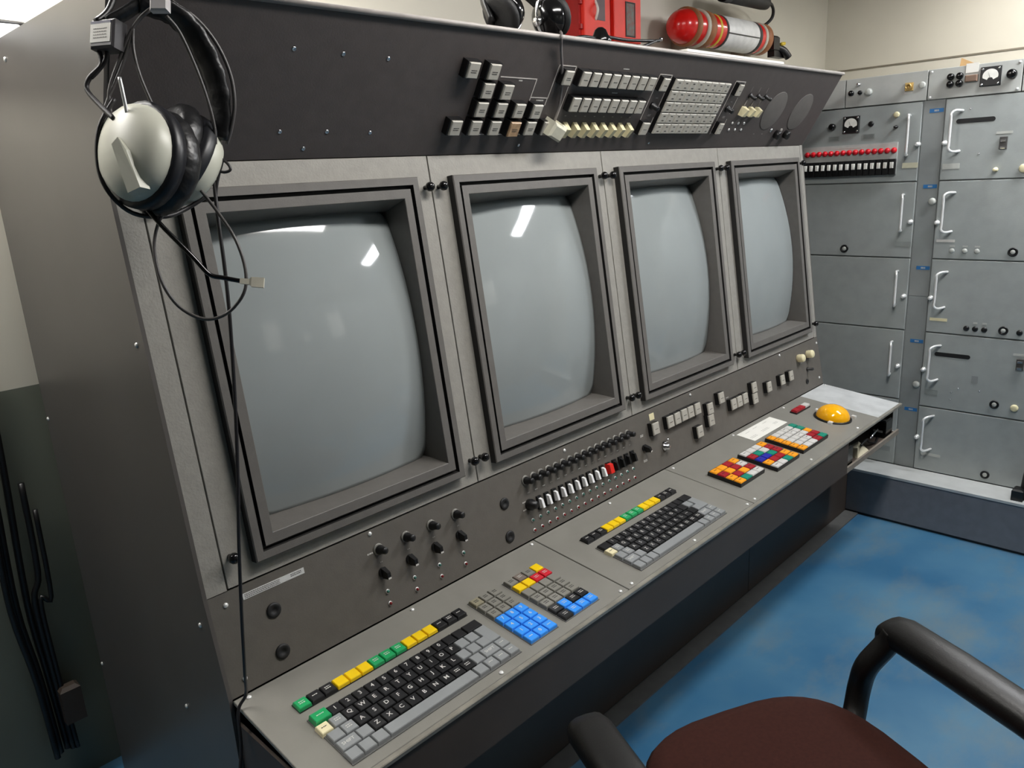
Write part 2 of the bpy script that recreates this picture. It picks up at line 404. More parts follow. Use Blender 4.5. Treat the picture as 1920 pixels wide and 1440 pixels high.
# ---------------------------------------------------------------- header panel
hp = thing('header_panel', 'dark overhanging header panel with rows of pale push buttons', 'control panel', HD.pt(.9, 0, 0))
raw('plate', in_frame(HD, MB().box(0, XEND, .0, LH-.002, -.005, 0)), m_header, hp)
for x, t in [(.2095,.144),(.28,.1427),(.351,.1413),(.2084,.0382),(.2785,.0382),(.3492,.0368),(.2472,.0142),(.663,.0142),(1.05,.0142)]: put('screw', shared('recessed_screw', lambda: MB().lathe([(.0030,0),(.0030,.0005),(.0020,.0009),(.0012,.0003)], 10), m_chrome), HD.mat(x, t, 0), hp)
for x, t in [(.4955,.1394),(.5383,.1392),(.5375,.1101),(.5796,.1095),(.5365,.0805),(.5786,.0803),(.6207,.08),(.6626,.0797),(.4945,.0506),(.5358,.0506),(.578,.0506),(.661,.0505),(.7035,.0505)]:
    button(hp, HD, x, t, .0218, .0232, .0135, bw=.0272)
button(hp, HD, .6205, .050, .0235, .0245, .016, bw=.0272, capm=mat('amber_cap', (170, 140, 108), .35, var=.2, vs=120))
line(hp, HD, [(.5693,.128),(.651,.128),(.651,.0865)]); line(hp, HD, [(.652,.0978),(.692,.0978),(.692,.086)])
line(hp, HD, [(.693,.098),(.693,.1535),(.736,.1535),(.736,.146)]); line(hp, HD, [(.7345,.1185),(.7345,.06)])
line(hp, HD, [(.553,.034),(.680,.034)])
for x, t, ww in [(.615,.124,.008),(.676,.0935,.018),(.874,.157,.018),(.868,.113,.016)]: print_(hp, HD, x, t, ww, 1, m_wprint, .002)
button(hp, HD, .7095, .1385, .0205, .0238, .0135, bw=.0235)
for i in range(8): button(hp, HD, .754+.0278*i, .1385, .0205, .0245, .0135, rows=1, bw=.0262)
for i in range(8): button(hp, HD, .754+.0273*i, .0938, .0205, .0245, .0135, rows=1, bw=.0262)
def slabkey(): 
    mb = MB(); mb.loops([[(-.0055,-.013,0),(.0055,-.013,0),(.0055,.013,0),(-.0055,.013,0)], [(-.005,-.0125,.010),(.005,-.0125,.010),(.005,.006,.016),(-.005,.006,.016)]], cap1=True); return mb
for i in range(8):
    put('rocker_key', shared('rocker_key', slabkey, m_cream), HD.mat(.761+.0269*i, .0438, 0), hp)
    print_(hp, HD, .756+.0272*i, .068, .005, 1, m_line, .0018)
button(hp, HD, .9935, .0501, .022, .0245, rows=1)
# framed strips either side of the tile block
for xl, (bt, bb) in ((.985, (.1385, .0520)), (1.2745, (.1390, .0510))):
    line(hp, HD, [(xl-.001,.034),(xl-.001,.1535),(xl+.040,.1535),(xl+.040,.147)])
    line(hp, HD, [(xl+.040,.118),(xl+.040,.082)]); line(hp, HD, [(xl+.040,.068),(xl+.040,.036)])
    if xl < 1: button(hp, HD, xl+.0115, bt, .020, .0245, rows=1)
    else:
        button(hp, HD, xl+.0105, bt, .018, .0245, rows=1); button(hp, HD, xl+.0085, bb, .018, .0245, rows=1)
    k = put('selector_knob', shared('roundknob', roundknob, m_black), HD.mat(xl+.016, .093, 0), hp)
    print_(hp, HD, xl+.022, .108, .008, 1, m_line, .002); print_(hp, HD, xl+.022, .073, .010, 2, m_line, .0015)
tw, th = (1.2404-1.029)/8, (.1515-.039)/5
tp = put('tile_block', MB().box(1.0285, 1.2405, .0385, .1515, 0, .008).mesh('tile_block', m_black), HD.mat(0,0,0), hp)
for r in range(5):
    for c in range(8):
        x = 1.029 + tw*(c+.5); t = .039 + th*(r+.5)
        def tile():
            mb = MB(); mb.cbox(-tw/2+.0007, tw/2-.0007, -th/2+.0007, th/2-.0007, .006, .012, .0016); return mb
        put('legend_tile', shared('legend_tile', tile, m_cap), HD.mat(x, t, 0), tp)
    for q in (-1, 1):
        mb = MB()
        for c in range(8):
            x = 1.029 + tw*(c+.5); mb.box(x-.0035, x+.0035, .039+th*(r+.5)+q*.0045-.0008, .039+th*(r+.5)+q*.0045+.0008, .0121, .0124)
        put('tile_lettering', mb.mesh('tile_lettering', m_print), HD.mat(0,0,0), tp)
for x in (1.3631, 1.4, 1.4365):
    k = put('toggle_switch', shared('toggleb', lambda: MB().lathe([(.006,0),(.006,.003),(.0035,.004),(.0045,.016),(.003,.018)], 10), m_black), HD.mat(x, .1245, 0), hp)
    print_(hp, HD, x-.004, .139, .002, 1, m_line, .012)
for x in (1.362, 1.394, 1.426):
    put('rocker_key', shared('rocker_key_b', lambda: MB().loops([[(-.009,-.011,0),(.009,-.011,0),(.009,.009,0),(-.009,.009,0)], [(-.008,-.0105,.012),(.008,-.0105,.012),(.004,.007,.016),(-.004,.007,.016)]], cap1=True), m_cream), HD.mat(x, .0905, 0), hp)
    print_(hp, HD, x, .108, .003, 1, m_line, .012)
for x, t in [(1.3481,.0598),(1.3758,.0596),(1.4023,.0596),(1.3748,.0438),(1.4038,.0439),(1.347,.0438)]: scr(hp, HD.mat(x, t, 0))
for cx in (1.5165, 1.6615):
    sg = put('speaker_grille', MB().lathe([(.0475,0),(.0475,.0008),(.046,.0012)], 36).mesh('speaker_grille', mat('speaker_mesh', (98, 94, 90), .6, bump=.6, bs=900)), HD.mat(cx, .0915, 0), hp)
for x, t, mm in [(1.557,.0423,m_chrome),(1.6103,.0430,m_line)]: put('bush', shared('bush'+mm.name, lambda: MB().lathe([(.005,0),(.005,.002),(.0035,.003)], 12), mm), HD.mat(x, t, 0), hp)
for x in (1.592, 1.6435): put('volume_knob', shared('roundknob_b', lambda: MB().lathe([(.0105,0),(.0105,.012),(.009,.0135)], 16), m_black), HD.mat(x, .0330, 0), hp)
for x in (1.478, 1.52): print_(hp, HD, x, .033, .006, 1, m_line, .0016)

# ---------------------------------------------------------------- switch panel below the screens
sw = thing('switch_panel', 'taupe switch panel with knobs and push buttons under the screens', 'control panel', SW.pt(.9, 0, 0))
raw('plate', in_frame(SW, MB().box(.0, XEND, .0012, LS-.0012, -.005, 0)), m_switch, sw)
for x in (.2530, .3040, .3540, .4050):
    put('collar', shared('collar', collar, m_ringg), SW.mat(x-.001, .103, 0), sw)
    put('round_knob', shared('roundknob', roundknob, m_black), SW.mat(x, .102, .001), sw)
    k = put('pointer_knob', shared('wedge', wedge, m_black), SW.mat(x-.002, .068, 0), sw)
    put('index_mark', shared('wedge_stripe', wedge_stripe, m_wprint), SW.mat(x-.002, .068, 0), k)
    for t, lm in ((.0372, m_lgrn), (.0185, m_lred)):
        r = put('indicator', shared('lensring', lensring, m_glint_metal), SW.mat(x-.001, t, 0), sw)
        put('lens', shared('lens'+lm.name, lens, lm), SW.mat(x-.001, t, .0008), r)
    print_(sw, SW, x, .083, .005, 1, m_line, .0016)
print_(sw, SW, .2375, .1015, .010, 1, m_wprint, .0022)
for x, t in [(.0786,.0862),(.0773,.0287),(.5110,.0831),(.5089,.0249)]:
    put('grommet', shared('grommet', lambda: MB().lathe([(.0102,0),(.0102,.0016),(.0075,.0026),(.004,.0014),(.003,.0005)], 18), m_rubber), SW.mat(x, t, 0), sw)
tp = put('label_tape', MB().box(.0435,.1325,.1158,.1238,.0001,.0005).mesh('label_tape', m_tape), SW.mat(0,0,0), sw)
mb = bars_mb(.050, 3, .0008, .0022); put('lettering', mb.mesh('lettering', m_print), SW.mat(.071,.1198,.0006), tp)
mb = bars_mb(.016, 2, .0008, .0022); put('lettering', mb.mesh('lettering', m_print), SW.mat(.120,.1205,.0006), tp)
for i in range(16):
    x = .5700 + .0201*i
    put('collar', shared('collar', collar, m_ringg), SW.mat(x-.001, .106, 0), sw)
    put('round_knob', shared('roundknob', roundknob, m_black), SW.mat(x, .105, .001), sw)
    print_(sw, SW, x+.002, .0825, .007, 1, m_wprint if i % 3 else m_line, .0016)
    xk = .5715 + .0201*i
    if i == 0:
        put('selector_knob', shared('bigsel', lambda: MB().lathe([(.010,0),(.010,.008),(.007,.010),(.0065,.018)], 16), m_black), SW.mat(xk-.004, .062, 0), sw)
    else:
        body = m_redp if i == 11 else (m_lever_glint if i < 11 else m_black)  # white levers carry a painted highlight
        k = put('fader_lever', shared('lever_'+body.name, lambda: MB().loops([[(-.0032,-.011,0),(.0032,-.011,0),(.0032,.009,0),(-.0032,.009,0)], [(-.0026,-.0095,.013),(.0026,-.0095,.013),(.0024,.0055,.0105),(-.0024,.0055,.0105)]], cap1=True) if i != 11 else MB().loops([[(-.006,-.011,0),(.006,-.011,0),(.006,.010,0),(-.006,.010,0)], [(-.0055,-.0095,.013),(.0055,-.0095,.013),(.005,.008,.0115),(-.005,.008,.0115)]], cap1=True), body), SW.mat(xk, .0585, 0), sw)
        put('lever_base', shared('lever_base', lambda: MB().box(-.0052,.0052,-.0125,.0115,0,.004), m_black), SW.mat(xk, .0585, 0), k)
    for t, lm in ((.0328, m_lgrn), (.0142, m_lred)):
        r = put('indicator', shared('lensring', lensring, m_glint_metal), SW.mat(x-.0012, t, 0), sw)
        put('lens', shared('lens'+lm.name, lens, lm), SW.mat(x-.0012, t, .0008), r)
for x, t in [(.5570,.0695),(.5555,.0560)]: print_(sw, SW, x, t, .009, 1, m_wprint, .002)
print_(sw, SW, .917, .0885, .010, 2, m_wprint, .0016); print_(sw, SW, .916, .036, .013, 2, m_wprint, .0016)
k = put('pointer_knob', shared('wedge', wedge, m_black), SW.mat(.918, .0625, 0, .3), sw); put('index_mark', shared('wedge_stripe', wedge_stripe, m_wprint), SW.mat(.918,.0625,0,.3), k)
put('key_lock', shared('key_lock', lambda: MB().lathe([(.009,0),(.009,.004),(.006,.005),(.006,.013),(.003,.014)], 16), m_chrome), SW.mat(.988, .0455, 0), sw)
put('toggle_lever', shared('ktog', lambda: MB().lathe([(.0025,0),(.0035,.016),(.002,.018)], 10), m_chrome), SW.mat(.986, .054, 0) @ Matrix.Rotation(-.5, 4, 'X'), sw)
put('label_card', MB().box(.953,.970,.111,.125,.0001,.0006).mesh('label_card', m_cream), SW.mat(0,0,0), sw)
for x, t in [(.9540,.0942),(1.0095,.0942),(1.037,.0945),(1.0645,.095),(1.0905,.095),(1.119,.095),(1.170,.0825),(1.167,.056),(1.1145,.0435),(1.2235,.0945),(1.2735,.067),(1.301,.067),(1.3295,.0675),(1.380,.083),(1.377,.056),(1.4545,.067),(1.5295,.068),(1.5795,.068)]:
    button(sw, SW, x, t, .0222 if x < 1.44 else .021, .0248, rows=1)
for x in (1.655, 1.7125): put('thumb_wheel', shared('thumb_wheel', lambda: MB().lathe([(.0105,0),(.0105,.003),(.0112,.005),(.0105,.009),(.0112,.012),(.0105,.016),(.009,.018)], 16), m_cream), SW.mat(x, .100, 0), sw)
put('toggle_switch', shared('toggleb', lambda: None, m_black), SW.mat(1.7005,.0598,0), sw)
put('jack_socket', shared('jack', lambda: MB().lathe([(.0075,0),(.0075,.002),(.004,.003),(.003,.0005)], 14), m_black), SW.mat(1.6887,.0281,0), sw)
for x, t in [(.0202,.1191),(.0211,.0193),(.2439,.1296),(.6812,.1268),(1.779,.1192),(1.766,.0222),(1.1156,.1279),(1.5534,.1290)]: scr(sw, SW.mat(x, t, 0))
for x, ww in [(.976,.006),(1.006,.007),(1.267,.012)]: print_(sw, SW, x, .079 if x < 1.2 else .085, ww, 1, m_wprint, .002)

# ---------------------------------------------------------------- desk panels with keyboards
K = .01885
def keycap(w, d, h=.0062):
    a = .0010
    mb = MB()
    x, y = w/2-.0005, d/2-.0005
    mb.loops([[(-x,-y,0),(x,-y,0),(x,y,0),(-x,y,0)], [(-x+.0006,-y+.0006,h-.0009),(x-.0006,-y+.0006,h-.0009),(x-.0006,y-.0009,h-.0009),(-x+.0006,y-.0009,h-.0009)],
              [(-x+.0014,-y+.0014,h),(x-.0014,-y+.0014,h),(x-.0014,y-.0018,h),(-x+.0014,y-.0018,h)]], cap1=True)
    return mb
LEG = {}
def key(parent, F, x, t, w, d, col, legend=None, n=0, h=.0062):
    k = put('key', shared('key_%.4f_%.4f_%.4f_%s' % (w,d,h,col), lambda: keycap(w, d, h), KC[col]), F.mat(x, t, n), parent)
    if legend:
        lm = m_wprint if col in 'KGBRNs' else m_print
        if legend.startswith('#'):
            q = legend[1:]; r = int(q) if q else 1
            me = shared('legbar_%d_%.3f_%s' % (r, w, lm.name), lambda: bars_mb(w*.42, r, .0013, .0032), lm)
        else:
            me = shared('leg_%s_%s' % (legend, lm.name), lambda: text_mb(legend, .0048 if len(legend) > 1 and legend != '1' else .0062), lm)
        put('legend', me, F.mat(x, t+.0005, n+h+.0001), k)
    return k
TR = dict(f=.1428, n=.1065, q=.0885, a=.0697, z=.0507, s=.0320)
def keyboard(parent, qx, second):
    F = DESK
    X = lambda c: qx + c*K
    bed = put('keyboard_bed', MB().box(X(-2.3), X(12.62), TR['s']-K*.5-.002, TR['n']+K*.5+.001, .0002, .0012).mesh('keyboard_bed', m_bed), F.mat(0,0,0), parent)
    put('key_well', MB().box(X(-1.0), X(9.3), TR['z']-K*.5, TR['n']+K*.5+.001, .0013, .002).mesh('key_well', m_black), F.mat(0,0,0), parent)
    put('function_bed', MB().box(X(-2.28), X(12.72), TR['f']-K*.52, TR['f']+K*.52, .0002, .0012).mesh('function_bed', m_black), F.mat(0,0,0), parent)
    fn = ('KKK' if second else 'NKK') + 'YYYNNNYYYKKK'
    for i, c in enumerate(fn):
        key(parent, F, X(-1.78+i*1.0), TR['f'], K, K, c, '#2' if c in 'NB' or i in (2, 13) else ('#1' if c == 'K' else None))
    if not second:
        k = key(parent, F, X(-1.62), TR['n'], K*1.25, K*1.02, 'N', '#1', h=.0095)
    else: key(parent, F, X(-1.62), TR['n'], K*1.25, K, 'K')
    for i, ch in enumerate(['1','2','3','4','5','6','7','8','9','0','-','=']):
        key(parent, F, X(-.5+i), TR['n'], K, K, 'K', ch if i < 10 else None)
    key(parent, F, X(11.8), TR['n'], K*1.55, K, 'K')
    key(parent, F, X(-1.95), TR['q'], K*.92, K, 'C', '#1'); key(parent, F, X(-.96), TR['q'], K, K, 'G', '#2')
    for i, ch in enumerate('QWERTYUIOP'): key(parent, F, X(i*.993), TR['q'], K, K, 'K', ch)
    key(parent, F, X(9.93), TR['q'], K, K, 'K' if second else 'G'); key(parent, F, X(10.93), TR['q'], K, K, 'G')
    key(parent, F, X(12.05), (TR['q']+TR['a'])/2, K*1.12, K*2, 'G')
    key(parent, F, X(-1.74), TR['a'], K, K, 'G'); key(parent, F, X(-.75), TR['a'], K, K, 'G', '#2')
    for i, ch in enumerate('ASDFGHJKL'): key(parent, F, X(.25+i*.993), TR['a'], K, K, 'K', ch)
    for i in range(3): key(parent, F, X(9.18+i), TR['a'], K, K, 'K' if second and i < 2 else 'G', '#1' if second and i == 0 else None)
    key(parent, F, X(-1.5), TR['z'], K*1.5, K, 'G', 'SHIFT'); key(parent, F, X(-.27), TR['z'], K, K, 'G')
    for i, ch in enumerate(['Z','X','C','V','B','N','M',',','.']): key(parent, F, X(.72+i*.99), TR['z'], K, K, 'K', ch if ch.isalpha() else '#2')
    key(parent, F, X(9.62), TR['z'], K, K, 'K' if second else 'G', '#2' if second else None); key(parent, F, X(10.88), TR['z'], K*1.5, K, 'G', 'SHIFT'); key(parent, F, X(12.12), TR['z'], K, K, 'G', '#1')
    for c in (-1.8, -.8, .2): key(parent, F, X(c), TR['s'], K, K, 'G')
    key(parent, F, X(4.58), TR['s'], K*7.75, K, 'G')
    for c in (9.0, 10.03, 11.05, 12.08): key(parent, F, X(c), TR['s'], K, K, 'G', '#1' if c > 9.5 else None)

DP = [(.0, .5592), (.5612, .9732), (.9752, 1.6338)]
def deskpanel(a, b, label, cat='keyboard'):
    t = thing('desk_panel', label, cat, DESK.pt((a+b)/2, 0, -.005), 'desk panels of the console')
    raw('plate', in_frame(DESK, MB().cbox(a, b, .0045, LD-.001, -.005, 0, .0008)), m_desk, t)
    return t
d1 = deskpanel(*DP[0], 'grey desk panel with black keyboard and keypads of bright blue keys')
keyboard(d1, .0905, False)
F = DESK
ya = [.1433 - .01875*i for i in range(7)]
put('keypad_bed', MB().box(.3586-.0102, .3971+.0102, ya[6]-.0102, ya[0]+.0102, .0002, .001).mesh('keypad_bed', m_bed), F.mat(0,0,0), d1)
put('keypad_bed', MB().box(.434-.0105, .4935+.0105, ya[6]-.0102, ya[0]+.0102, .0002, .001).mesh('keypad_bed', m_bed), F.mat(0,0,0), d1)
for r in range(7):
    for c, x in enumerate((.3586, .3779, .3971)):
        col = 'B' if r > 2 else ('t' if (r, c) == (0, 0) else 'g')
        lg = '#2' if r < 3 else None
        if r >= 3: lg = {(3,0):'7',(3,1):'8',(3,2):'9',(4,0):'4',(4,1):'5',(4,2):'6',(5,0):'1',(5,1):'2',(5,2):'3',(6,1):'0'}.get((r, c), '#1')
        key(d1, F, x, ya[r], .0191, .01875, col, lg)
padB = ['gsgY', 'YYRR', 'gggg', 'gggg', 'gggg', 'KBKK', 'KBBB']
for r in range(7):
    for c in range(4):
        col = padB[r][c]
        key(d1, F, .434+.0198*c, ya[r], .0196, .01875, col, None if (r == 2 or col == 'Y') else '#2')
d2 = deskpanel(*DP[1], 'grey desk panel with second black keyboard, in the middle of the desk')
keyboard(d2, .0905+.5695, True)
d3 = deskpanel(*DP[2], 'grey desk panel with blocks of orange, red and white square keys', 'keypad')
def block(x0, x1, t0, t1, rows, name):
    nr = len(rows); nc = max(len(r) for r in rows)
    px = (x1-x0)/(nc-1); pt = (t0-t1)/(nr-1)
    b = put('key_block', MB().box(x0-px/2-.0005, x1+px/2+.0005, t1-pt/2-.0005, t0+pt/2+.0005, 0, .0085).mesh('key_block', m_black), DESK.mat(0,0,0), d3)
    for r, row in enumerate(rows):
        w_ = (x1-x0+px)/len(row)
        for c, ch in enumerate(row):
            key(d3, DESK, x0-px/2+w_*(c+.5), t0-pt*r, w_-.0012, pt-.0012, ch, '#1' if (r*3+c) % 3 == 0 else None, n=.0085, h=.0026)
block(1.0274, 1.1030, .1212, .0642, ['OODO', 'DODW', 'ODOD', 'OTWW'], 'a')     # rows from the back of the desk; along x
block(1.1535, 1.2315, .1211, .0462, ['WWWO', 'DTWD', 'VVTD', 'ODDO', 'WWTO'], 'b')
block(1.2825, 1.3930, .1220, .0482, ['OWWWWT', 'OWWWWT', 'OWWWWO', 'OWWWDD', 'OWWDT'], 'c')
cd = put('instruction_card', MB().box(1.2575,1.4260,.1490,.1962,.0001,.0006).mesh('instruction_card', m_white), DESK.mat(0,0,0), d3)
for x, t, ww, rws in [(1.29,.185,.02,1),(1.33,.187,.02,1),(1.38,.187,.02,1),(1.28,.163,.03,2),(1.34,.165,.035,2),(1.40,.168,.02,2)]:
    put('lettering', bars_mb(ww, rws, .0007, .004).mesh('lettering', m_line), DESK.mat(x, t, .0007), cd)
put('switch_strip', MB().box(1.4930,1.5730,.1555,.1745,0,.004).mesh('switch_strip', m_black), DESK.mat(0,0,0), d3)
for i, ch in enumerate('DDW'): key(d3, DESK, 1.5065+.0265*i, .1650, .0258, .017, ch, None, n=.004, h=.0055)
for p, L in ((d1, [(.2803,.2009),(.2783,.0111),(.0172,.2025),(.5454,.0112),(.5460,.2015),(.017,.0112)]), (d2, [(.7656,.1986),(.5756,.0113),(.7659,.0113),(.9589,.0113)]),
             (d3, [(.9902,.0118),(1.2553,.0133),(.9900,.1997),(1.5134,.2009),(1.2496,.2007),(1.5203,.0134)])):
    for x, t in L: scr(p, DESK.mat(x, t, 0))
tb = thing('trackball', 'large glossy yellow trackball dome set in the far end of the desk', 'trackball', DESK.pt(1.5415, .0835, 0))
put('ball', MB().lathe([(.0405,.0035)]+[(.0405*math.cos(a*PI/2/12), .0035+.031*math.sin(a*PI/2/12)) for a in range(1, 13)], 40, cap0=False).mesh('ball', mat('yellow_ball_gloss', (250, 178, 8), .08, var=.01, coat=.5)), DESK.mat(1.5415, .0835, 0), tb)
put('seat_ring', MB().lathe([(.0455,0),(.0455,.003),(.043,.0045),(.041,.003)], 40).mesh('seat_ring', m_black), DESK.mat(1.5415, .0835, 0), tb)
for x, t in [(1.5589,.1301),(1.4980,.0715),(1.5834,.0471)]:
    put('clamp', shared('clamp', lambda: MB().cbox(-.0045,.0045,-.0055,.0055,0,.006,.001), m_glint_metal), DESK.mat(x, t, 0), tb)
pl = thing('steel_plate', 'bare brushed steel plate at the far right end of the desk', 'metal plate', DESK.pt(1.71, 0, -.005))
raw('plate', in_frame(DESK, MB().cbox(1.6348, XEND, .0045, LD-.001, -.005, 0, .0008)), mat('scratched_aluminium', (206, 208, 208), .42, .25, var=.10, vs=18, bump=.08, bs=60), pl)
scr(pl, DESK.mat(1.776, .2015, 0))

# ---------------------------------------------------------------- bits lying in the open tray under the desk
def adapter(x, y, z, w, d, h, label):
    t = thing('power_adapter', label, 'adapter', (x, y, z), 'black boxes in the desk tray')
    raw('body', MB().cbox(x-w/2, x+w/2, y-d/2, y+d/2, z, z+h, .004), m_blackg, t)
    raw('plug_lead', MB().tube([(x, y+d/2, z+h*.4), (x+.01, y+d/2+.02, z+h*.3), (x+.04, y+d/2+.03, z+.004)], .002, 6), m_black, t)
    raw('rating_label', MB().box(x-w/2-.0004, x-w/2, y-d*.3, y+d*.3, z+h*.3, z+h*.42), m_steel, t)
adapter(1.462, .668, -.724, .040, .036, .052, 'black adapter box at the near end of the open desk tray')
adapter(1.735, .672, -.724, .045, .040, .048, 'black adapter box at the far end of the open desk tray')
cr = raw('crumpled_paper', MB().loops([[(1.53,.655,-.724),(1.60,.652,-.724),(1.61,.69,-.724),(1.54,.70,-.724)], [(1.54,.66,-.700),(1.575,.665,-.712),(1.60,.68,-.704),(1.55,.69,-.708)]], cap1=True), mat('yellowed_paper', (190, 182, 158), .7))
tag(cr, 'crumpled pale paper lying in the open desk tray', 'paper')
cb = raw('tray_cable', MB().tube([(1.56,.66,-.700),(1.60,.66,-.695),(1.63,.665,-.712),(1.66,.66,-.722),(1.70,.668,-.722)], .003, 6), m_black)
tag(cb, 'short black cable coiled across the paper in desk tray', 'cable')
pn = raw('metal_rod', MB().tube([(1.60,.652,-.690),(1.66,.656,-.684)], .0022, 8, sub=False), m_chrome); tag(pn, 'thin chrome rod lying across the desk tray clutter', 'rod')

# ---------------------------------------------------------------- equipment racks
m_rack = mat('rack_grey_hammer_paint', (156, 161, 159), .42, var=.05, vs=20, bump=.12, bs=220)
m_rackd = mat('rack_frame_grey', (138, 142, 141), .45, var=.05, vs=20)
m_gap = mat('panel_gap', (40, 42, 42), .7)
m_blue = mat('blue_tag', (40, 110, 170), .5)
m_plate1 = mat('pale_label_plate', (182, 184, 178), .5); m_plate2 = mat('grey_label_plate', (140, 146, 143), .5)
m_face = mat('meter_face', (238, 236, 228), .5)
def rm(y, z, n=0, rz=0): return RACK.mat(-y, z, n, rz)
def rbox(y0, y1, z0, z1, n0, n1): return MB().box(-max(y0,y1), -min(y0,y1), z0, z1, n0, n1)
def panel(parent, name, y0, y1, z0, z1):
    g = .0018
    return put(name, MB().cbox(-y0+g, -y1-g, z0+g, z1-g, -.006, .0, .001).mesh(name, m_rack), rm(0,0,0), parent)
def handle(parent, yf, yb, z0, z1, n=.03):
    mb = MB(); zc = (z0+z1)/2
    r = .008
    pts = [(-yf, z1, 0), (-(yf*.45+yb*.55), z1+.001, n*.75), (-yb, z1-.006, n), (-yb, z1-.02, n), (-yb, zc, n), (-yb, z0+.02, n), (-yb, z0+.006, n), (-(yf*.45+yb*.55), z0-.001, n*.75), (-yf, z0, 0)]
    mb.tube(pts, .0034, 8); return put('handle', mb.mesh('handle', m_glint_metal), rm(0,0,0), parent)
def latch(parent, y, z):
    put('latch', shared('latch', lambda: MB().lathe([(.0065,0),(.0065,.004),(.0045,.005),(.0055,.012),(.0035,.015)], 12), m_glint_metal), rm(y, z), parent)
def rlab(parent, y0, y1, z0, z1, mm, n=0):
    return put('label_plate', rbox(y0, y1, z0, z1, n+.0002, n+.0009).mesh('label_plate', mm), rm(0,0,0), parent)
def lockring(parent, y, z):
    put('quarter_turn_lock', shared('lockring', lambda: MB().lathe([(.0115,0),(.0115,.0025),(.0085,.003),(.0075,.0008)], 18), m_black), rm(y, z), parent)
    put('lock_core', shared('lockcore', lambda: MB().lathe([(.0058,0),(.0058,.002),(.005,.0026)], 14), m_plate1), rm(y, z, .0005), parent)
def blackjack(parent, y, z, s=1.0):
    put('jack_socket', shared('rjack%.2f' % s, lambda: MB().lathe([(.0075*s,0),(.0075*s,.003),(.004*s,.0045)], 14), m_black), rm(y, z), parent)
def knob(parent, y, z, r=.0095, h=.014, mm=None):
    mm = mm or m_blackg
    put('knob', shared('rknob%.4f%s' % (r, mm.name), lambda: MB().lathe([(r,0),(r,h*.6),(r*.85,h*.9),(r*.6,h)], 16), mm), rm(y, z), parent)
def meter(parent, y, z, s=.023):
    b = put('meter', shared('meterbody', lambda: MB().cbox(-s, s, -s, s, 0, .006, .002), m_black), rm(y, z), parent)
    def dial():
        mb = MB(); pts = []
        for j in range(17):
            a = -.25 + (PI+.5)*j/16; pts.append((.0175*math.cos(a), .0165*math.sin(a)+.001))
        pts += [(-.007,-.008), (-.004,-.003), (.004,-.003), (.007,-.008)]
        mb.prism(pts, .0061, .0066); return mb
    put('dial', shared('dial', dial, m_face), rm(y, z), b)
    put('pointer', shared('pointer', lambda: MB().add([(-.0006,-.004,.0069),(.0006,-.004,.0069),(-.006,.012,.0069)], [(0,1,2)]), m_print), rm(y, z), b)
    for i in (-1, 1):
        for j in (-1, 1): put('corner_screw', shared('mscrew', lambda: MB().lathe([(.003,0),(.003,.001),(.002,.0016)], 8), m_chrome), rm(y-i*.018, z+j*.018, .006), b)
ROWS = [(-.0765,.1305), (-.2840,-.0765), (-.4885,-.2840), (-.6950,-.4885), (-.8990,-.6950)]
# ---- left rack
rl = thing('equipment_rack', 'left grey equipment rack with a row of red lamps over breakers', 'rack', (XR+.2, .98, -FZ), 'equipment racks')
raw('cabinet', MB().box(XR+.006, XR+.52, .7125, 1.26, -FZ, .1305), m_rackd, rl)
PL = [panel(rl, 'drawer_panel', 1.245, .713, a, b) for a, b in ROWS]
for p, (z0, z1) in zip(PL, [(-.005,.097),(-.208,-.111),(-.417,-.321),(-.621,-.525),(-.826,-.73)]): handle(p, .744, .7375, z0, z1)
for p, (y, z) in zip(PL, [(.717,.021),(.720,-.184),(.722,-.391),(.723,-.595),(.724,-.80)]): latch(p, y, z)
rlab(PL[0], .754, .712+.002, -.040, -.026, mat('cream_label_plate', (206, 203, 178), .5)); rlab(PL[1], .756, .715, -.252, -.238, m_plate2); rlab(PL[4], .775, .727, -.862, -.845, m_plate2)
lockring(PL[1], .897, -.262)
p = PL[0]
meter(p, .898, .085); knob(p, .951, .083); blackjack(p, .844, .083); knob(p, .778, .102, .0078, .006, m_cream)
put('toggle', shared('rtog', lambda: MB().lathe([(.005,0),(.005,.003),(.0025,.004),(.003,.014)], 10), m_black), rm(.777,.070), p)
for y in (.945, .848): 
    l = rlab(p, y+.016, y-.016, .043, .057, m_plate2)
    put('lettering', bars_mb(.026, 4, .0007, .0028).mesh('lettering', m_print), rm(y, .050, .001), l)
bp = put('breaker_plate', rbox(1.034, .769, -.056, .030, 0, .003).mesh('breaker_plate', mat('breaker_plate_grey', (190, 192, 188), .5)), rm(0,0,0), p)
put('lettering', bars_mb(.075, 1, .0024, .003).mesh('lettering', m_wprint), rm(.90, .0225, .0032), bp)
for i in range(15):
    y = 1.0195 - (1.0195-.777)/14*i
    put('red_lamp', shared('red_lamp', lambda: MB().lathe([(.0078,0),(.0078,.003),(.0065,.007),(.0035,.0095),(.001,.010)], 14), mat('red_lamp_lens', (205, 22, 34), .15)), rm(y, .009, .003), bp)
    put('breaker', shared('breaker', lambda: MB().cbox(-.0078,.0078,-.0225,.0195,0,.010,.001), m_black), rm(y, -.033, .003), bp)
    put('breaker_lever', shared('breaker_lever', lambda: MB().cbox(-.0042,.0042,-.008,.008,.010,.016,.001), m_white), rm(y, -.030, .003), bp)
